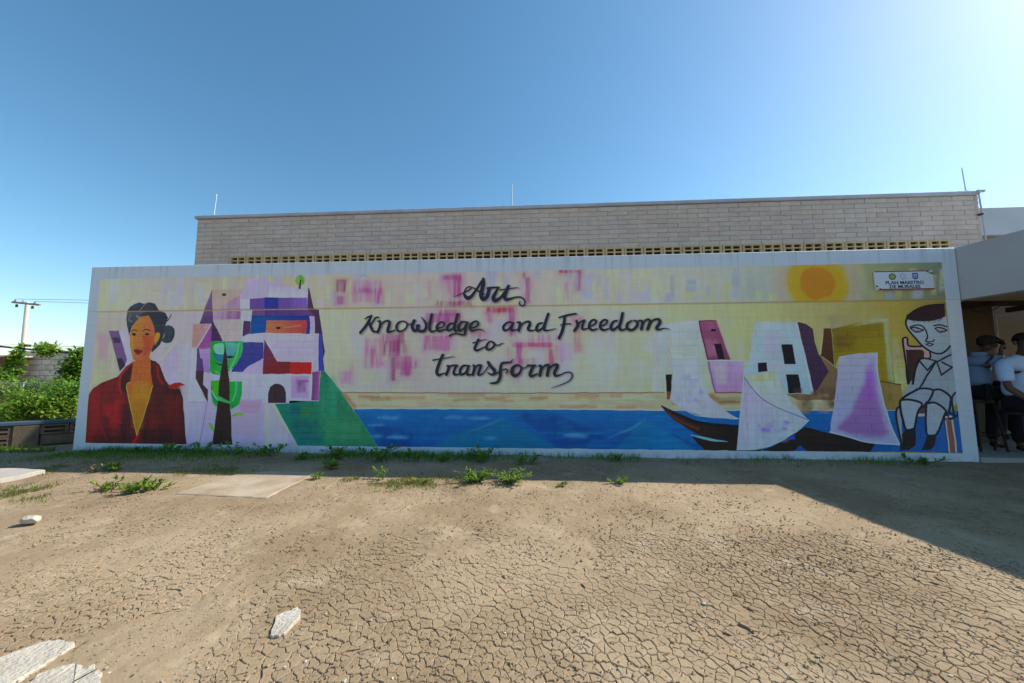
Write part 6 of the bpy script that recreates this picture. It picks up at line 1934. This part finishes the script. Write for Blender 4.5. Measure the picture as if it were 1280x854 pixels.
def person(label, base, J, face, shirt, headgear, g=1.0):
    """J: joint name -> world point; face: unit direction the head looks"""
    root = empty('person', base)
    tag(root, label, 'person')
    B = Vector(base)
    P = {k: Vector(v) - B for k, v in J.items()}
    f = Vector(face).normalized(); up = Vector((0, 0, 1)); side = f.cross(up).normalized()
    V, E = {}, []
    def add(k, p, r, *to):
        V[k] = (tuple(p), r)
        for t in to: E.append((t, k))
    add('pelvis', P['pelvis'], (.11, .085))
    add('belly', P['pelvis'].lerp(P['neck'], .33), (.105, .080), 'pelvis')
    add('chest', P['pelvis'].lerp(P['neck'], .70), (.095, .070), 'belly')
    add('neck', P['neck'], .066, 'chest')
    H = P['head'] - up * .028
    add('jaw', H + f * .022 - up * .060, (.066, .076), 'neck')
    add('skull', H + up * .030 - f * .012, (.086, .102), 'jaw')
    add('crown', H + up * .085 - f * .016, (.066, .078), 'skull')
    add('nose', H + f * .118 - up * .008, (.011, .014), 'skull')
    add('chin', H + f * .070 - up * .105, (.026, .026), 'jaw')
    for sd in ('L', 'R'):
        add('sh' + sd, P['sh' + sd], .038, 'chest')
        add('el' + sd, P['el' + sd], .042, 'sh' + sd)
        fm = P['el' + sd].lerp(P['wr' + sd], .35)
        add('fm' + sd, fm, .042, 'el' + sd)
        add('wr' + sd, P['wr' + sd], .027, 'fm' + sd)
        hand(V, E, 'wr' + sd, 'h' + sd, P['wr' + sd] - P['el' + sd] + Vector((0, 0, -.02)), (P['kn' + sd] - P['wr' + sd]) + Vector((0.01, 0.02, -.05)))
        add('hip' + sd, P['hip' + sd], .075, 'pelvis')
        add('kn' + sd, P['kn' + sd], .052, 'hip' + sd)
        add('cf' + sd, P['kn' + sd].lerp(P['an' + sd], .3), .050, 'kn' + sd)
        add('an' + sd, P['an' + sd], .037, 'cf' + sd)
        add('toe' + sd, P['an' + sd] + (f * .15 - up * .055), (.036, .028), 'an' + sd)
    body = skin('body', V, E, SKIN, root)
    # polo shirt with short sleeves
    V, E = {}, []
    add('pelvis', P['pelvis'] + up * .03, (.165 * g, .132 * g))
    add('belly', P['pelvis'].lerp(P['neck'], .33), (.170 * g, .138 * g), 'pelvis')
    add('chest', P['pelvis'].lerp(P['neck'], .66), (.180 * g, .136 * g), 'belly')
    add('yoke', P['pelvis'].lerp(P['neck'], .84), (.165 * g, .112 * g), 'chest')
    add('col', P['pelvis'].lerp(P['neck'], .96), (.088, .084), 'yoke')
    for sd in ('L', 'R'):
        add('md' + sd, P['sh' + sd].lerp(P['neck'], .42) - up * .030, .098 * g, 'yoke')
        add('sh' + sd, P['sh' + sd] + up * .004, .080 * g, 'md' + sd)
        add('sl' + sd, P['sh' + sd].lerp(P['el' + sd], .45), .072 * g, 'sh' + sd)
        add('cu' + sd, P['sh' + sd].lerp(P['el' + sd], .80), .070 * g, 'sl' + sd)
    skin('shirt', V, E, shirt, root)
    b = MB()
    n = 16
    c0 = P['neck'].lerp(P['pelvis'], .02)
    for (r0, r1, z0, z1) in ((.082, .072, -.030, .030), (.072, .068, .030, .026)):
        k0 = len(b.v)
        for rr_, zz_ in ((r0, z0), (r1, z1)):
            for k in range(n):
                t = 2 * math.pi * k / n
                b.v.append(tuple(c0 + f * math.cos(t) * rr_ + side * math.sin(t) * rr_ + up * zz_))
        for k in range(n):
            b.f.append((k0 + k, k0 + (k + 1) % n, k0 + n + (k + 1) % n, k0 + n + k)); b.mi.append(0)
    b.build('collar', shirt, root, smooth=True)
    # trousers
    V, E = {}, []
    add('pelvis', P['pelvis'] - up * .01, (.158, .125))
    for sd in ('L', 'R'):
        add('hip' + sd, P['hip' + sd], .112, 'pelvis')
        add('th' + sd, P['hip' + sd].lerp(P['kn' + sd], .55), .092, 'hip' + sd)
        add('kn' + sd, P['kn' + sd], .076, 'th' + sd)
        add('cf' + sd, P['kn' + sd].lerp(P['an' + sd], .45), .070, 'kn' + sd)
        add('hem' + sd, P['kn' + sd].lerp(P['an' + sd], .97), .066, 'cf' + sd)
    skin('trousers', V, E, PANTS, root)
    for sd in ('L', 'R'):
        a = P['an' + sd]
        g = Vector((f.x, f.y, 0)).normalized()
        V, E = {}, []
        add('heel', a - up * .035 - g * .03, (.042, .040))
        add('mid', a - up * .042 + g * .08, (.045, .034), 'heel')
        add('toe', a - up * .050 + g * .165, (.040, .026), 'mid')
        skin('shoe', V, E, SHOE, root)
    # face
    for sg_ in (-1, 1):
        bm = bmesh.new(); bmesh.ops.create_uvsphere(bm, u_segments=8, v_segments=6, radius=.0095)
        b = MB(); b.add_bm(bm); o = b.build('eye', [EYEW], root, tuple(H + f * .086 + side * .033 * sg_ + up * .018), smooth=True)
        bm = bmesh.new(); bmesh.ops.create_uvsphere(bm, u_segments=8, v_segments=6, radius=.0065)
        b = MB(); b.add_bm(bm); b.build('pupil', HAIR, o, tuple(f * .0068), smooth=True)
        bm = bmesh.new(); bmesh.ops.create_uvsphere(bm, u_segments=8, v_segments=6, radius=1.0, matrix=Matrix.Diagonal((.020, .020, .033, 1)))
        b = MB(); b.add_bm(bm); b.build('ear', SKIN, root, tuple(H + side * .090 * sg_ - f * .012 + up * .005), smooth=True)
    b = MB(); b.tube([H + f * .092 - up * .056 + side * t for t in (-.026, -.01, .01, .026)], [.004, .0075, .0075, .004], 6)
    b.build('mouth', pmat('lips', (.10, .035, .03), .5), root, smooth=True)
    # hair shell over crown and back of the head, and a cap if worn
    def dome(name, m_, cx, rx, ry, rz, zcut, parent):
        bm = bmesh.new(); bmesh.ops.create_uvsphere(bm, u_segments=20, v_segments=14, radius=1.0)
        Mx = Matrix((( *f, 0), (*side, 0), (*up, 0), (0, 0, 0, 1))).transposed()
        for v in bm.verts: v.co = Vector((v.co.x * rx, v.co.y * ry, v.co.z * rz))
        dl = [v for v in bm.verts if v.co.z < zcut + (.045 if v.co.x > .02 else 0)]
        bmesh.ops.delete(bm, geom=dl, context='VERTS')
        bmesh.ops.transform(bm, matrix=Mx, verts=bm.verts[:])
        b = MB(); b.add_bm(bm)
        return b.build(name, m_, parent, tuple(cx), smooth=True)
    dome('hair', HAIR, H + up * .035 - f * .020, .112, .098, .104, -.040, root)
    if headgear:
        cp = dome('cap', CAPM, H + up * .062 - f * .012, .122, .106, .096, -.012, root)
        b = MB()
        pts0, pts1 = [], []
        for k in range(11):
            t = R(-62 + 124 * k / 10)
            inner = f * math.cos(t) * .098 + side * math.sin(t) * .090
            outer = f * (math.cos(t) * .105 + .085 * max(0, math.cos(t * 1.25))) + side * math.sin(t) * .090
            pts0.append(inner); pts1.append(outer - up * .014)
        k0 = len(b.v)
        for dz in (0, -.006):
            b.v += [tuple(p_ + up * dz) for p_ in pts0] + [tuple(p_ + up * dz) for p_ in pts1]
        for k in range(10):
            b.f += [(k, k + 1, 12 + k, 11 + k), (22 + k + 1, 22 + k, 33 + k, 34 + k), (11 + k, 12 + k, 34 + k, 33 + k)]; b.mi += [0, 0, 0]
        b.build('cap_peak', CAPM, cp, tuple(up * .012), smooth=False)
    return root

FZ = 0.056
# man in a dark cap, in profile, half sitting on a tall stool
person('man in a dark cap and blue shirt seated sideways, facing right', (13.22, 0.52, FZ), {
    'pelvis': (13.20, .52, .88), 'neck': (13.30, .52, 1.40), 'head': (13.46, .52, 1.54),
    'shL': (13.30, .70, 1.30), 'shR': (13.30, .33, 1.30), 'elL': (13.34, .76, 1.03), 'elR': (13.36, .28, 1.03), 'wrL': (13.56, .68, .96), 'wrR': (13.58, .36, .96),
    'hipL': (13.24, .61, .86), 'hipR': (13.24, .43, .86), 'knL': (13.58, .66, .80), 'knR': (13.58, .40, .80), 'anL': (13.50, .66, FZ + .085), 'anR': (13.54, .40, FZ + .085)},
    (1, -0.05, -.10), SHIRT_B, True)
person('man in a pale blue polo shirt at the right edge, one arm hanging down', (13.41, 0.18, FZ), {
    'pelvis': (13.42, 0.24, .74), 'neck': (13.40, 0.14, 1.35), 'head': (13.38, 0.07, 1.545),
    'shL': (13.62, 0.16, 1.23), 'shR': (13.12, 0.12, 1.23), 'elL': (13.64, 0.08, 1.02), 'elR': (13.04, 0.02, .93), 'wrL': (13.58, -0.14, .84), 'wrR': (13.18, -0.16, .70),
    'hipL': (13.46, 0.18, .72), 'hipR': (13.26, 0.18, .72), 'knL': (13.58, -0.24, .68), 'knR': (13.28, -0.22, .68), 'anL': (13.60, -0.14, FZ + .085), 'anR': (13.36, -0.02, FZ + .085)},
    (-.35, -1, -.12), SHIRT_W, False, 1.10)
person('person in a dark cap and white collar half hidden between the two men', (14.62, 1.42, FZ), {
    'pelvis': (14.62, 1.42, .92), 'neck': (14.60, 1.42, 1.42), 'head': (14.56, 1.38, 1.57),
    'shL': (14.80, 1.42, 1.33), 'shR': (14.40, 1.40, 1.33), 'elL': (14.86, 1.42, 1.05), 'elR': (14.34, 1.40, 1.05), 'wrL': (14.84, 1.34, .82), 'wrR': (14.36, 1.32, .82),
    'hipL': (14.71, 1.42, .88), 'hipR': (14.53, 1.42, .88), 'knL': (14.72, 1.39, .50), 'knR': (14.52, 1.39, .50), 'anL': (14.72, 1.43, FZ + .085), 'anR': (14.52, 1.43, FZ + .085)},
    (-.5, -1, -.1), SHIRT_K, True)

stm = mat('dark_stool', (0.022, 0.018, 0.016), 0.6, .1, 9, .1, 50)
def stool(x, y, h, label):
    t = empty('stool', (x, y, FZ))
    tag(t, label, 'stool', 'dark stools under the seated men')
    b = MB(); b.tube([(0, 0, h - .05), (0, 0, h - .045), (0, 0, h - .005), (0, 0, h)], [.165, .175, .175, .165], 20); b.build('seat', stm, t)
    for sx_ in (-1, 1):
        for sy_ in (-1, 1):
            b = MB(); b.tube([(.17 * sx_, .17 * sy_, .001), (.12 * sx_, .12 * sy_, h - .051)], .014, 8); b.build('leg', stm, t)
    k_ = .155
    b = MB()
    ring = [(k_ * c_, k_ * s_, .22) for c_, s_ in ((1, 1), (-1, 1), (-1, -1), (1, -1), (1, 1))]
    for a, c in zip(ring[:-1], ring[1:]): b.tube([a, c], .009, 6)
    b.build('stretcher', stm, t)
stool(13.16, .52, .70, 'dark four-legged stool under the man in the dark cap')
stool(13.45, .28, .56, 'dark four-legged stool under the man in the pale polo shirt')
sk_ = at(1270, 547, 2, FZ)
o = rock('sunlit_floor_patch', (sk_[0], sk_[1], FZ + .05), .10, .09, .085, mat('sunlit_patch_white', (.78, .77, .74), .4, .03, 8, .3, 20), 9)  # added white lump, stands in for a bright patch of sunlit floor
tag(o, 'small white lump standing in for sunlit floor behind the men', 'sunlit patch')
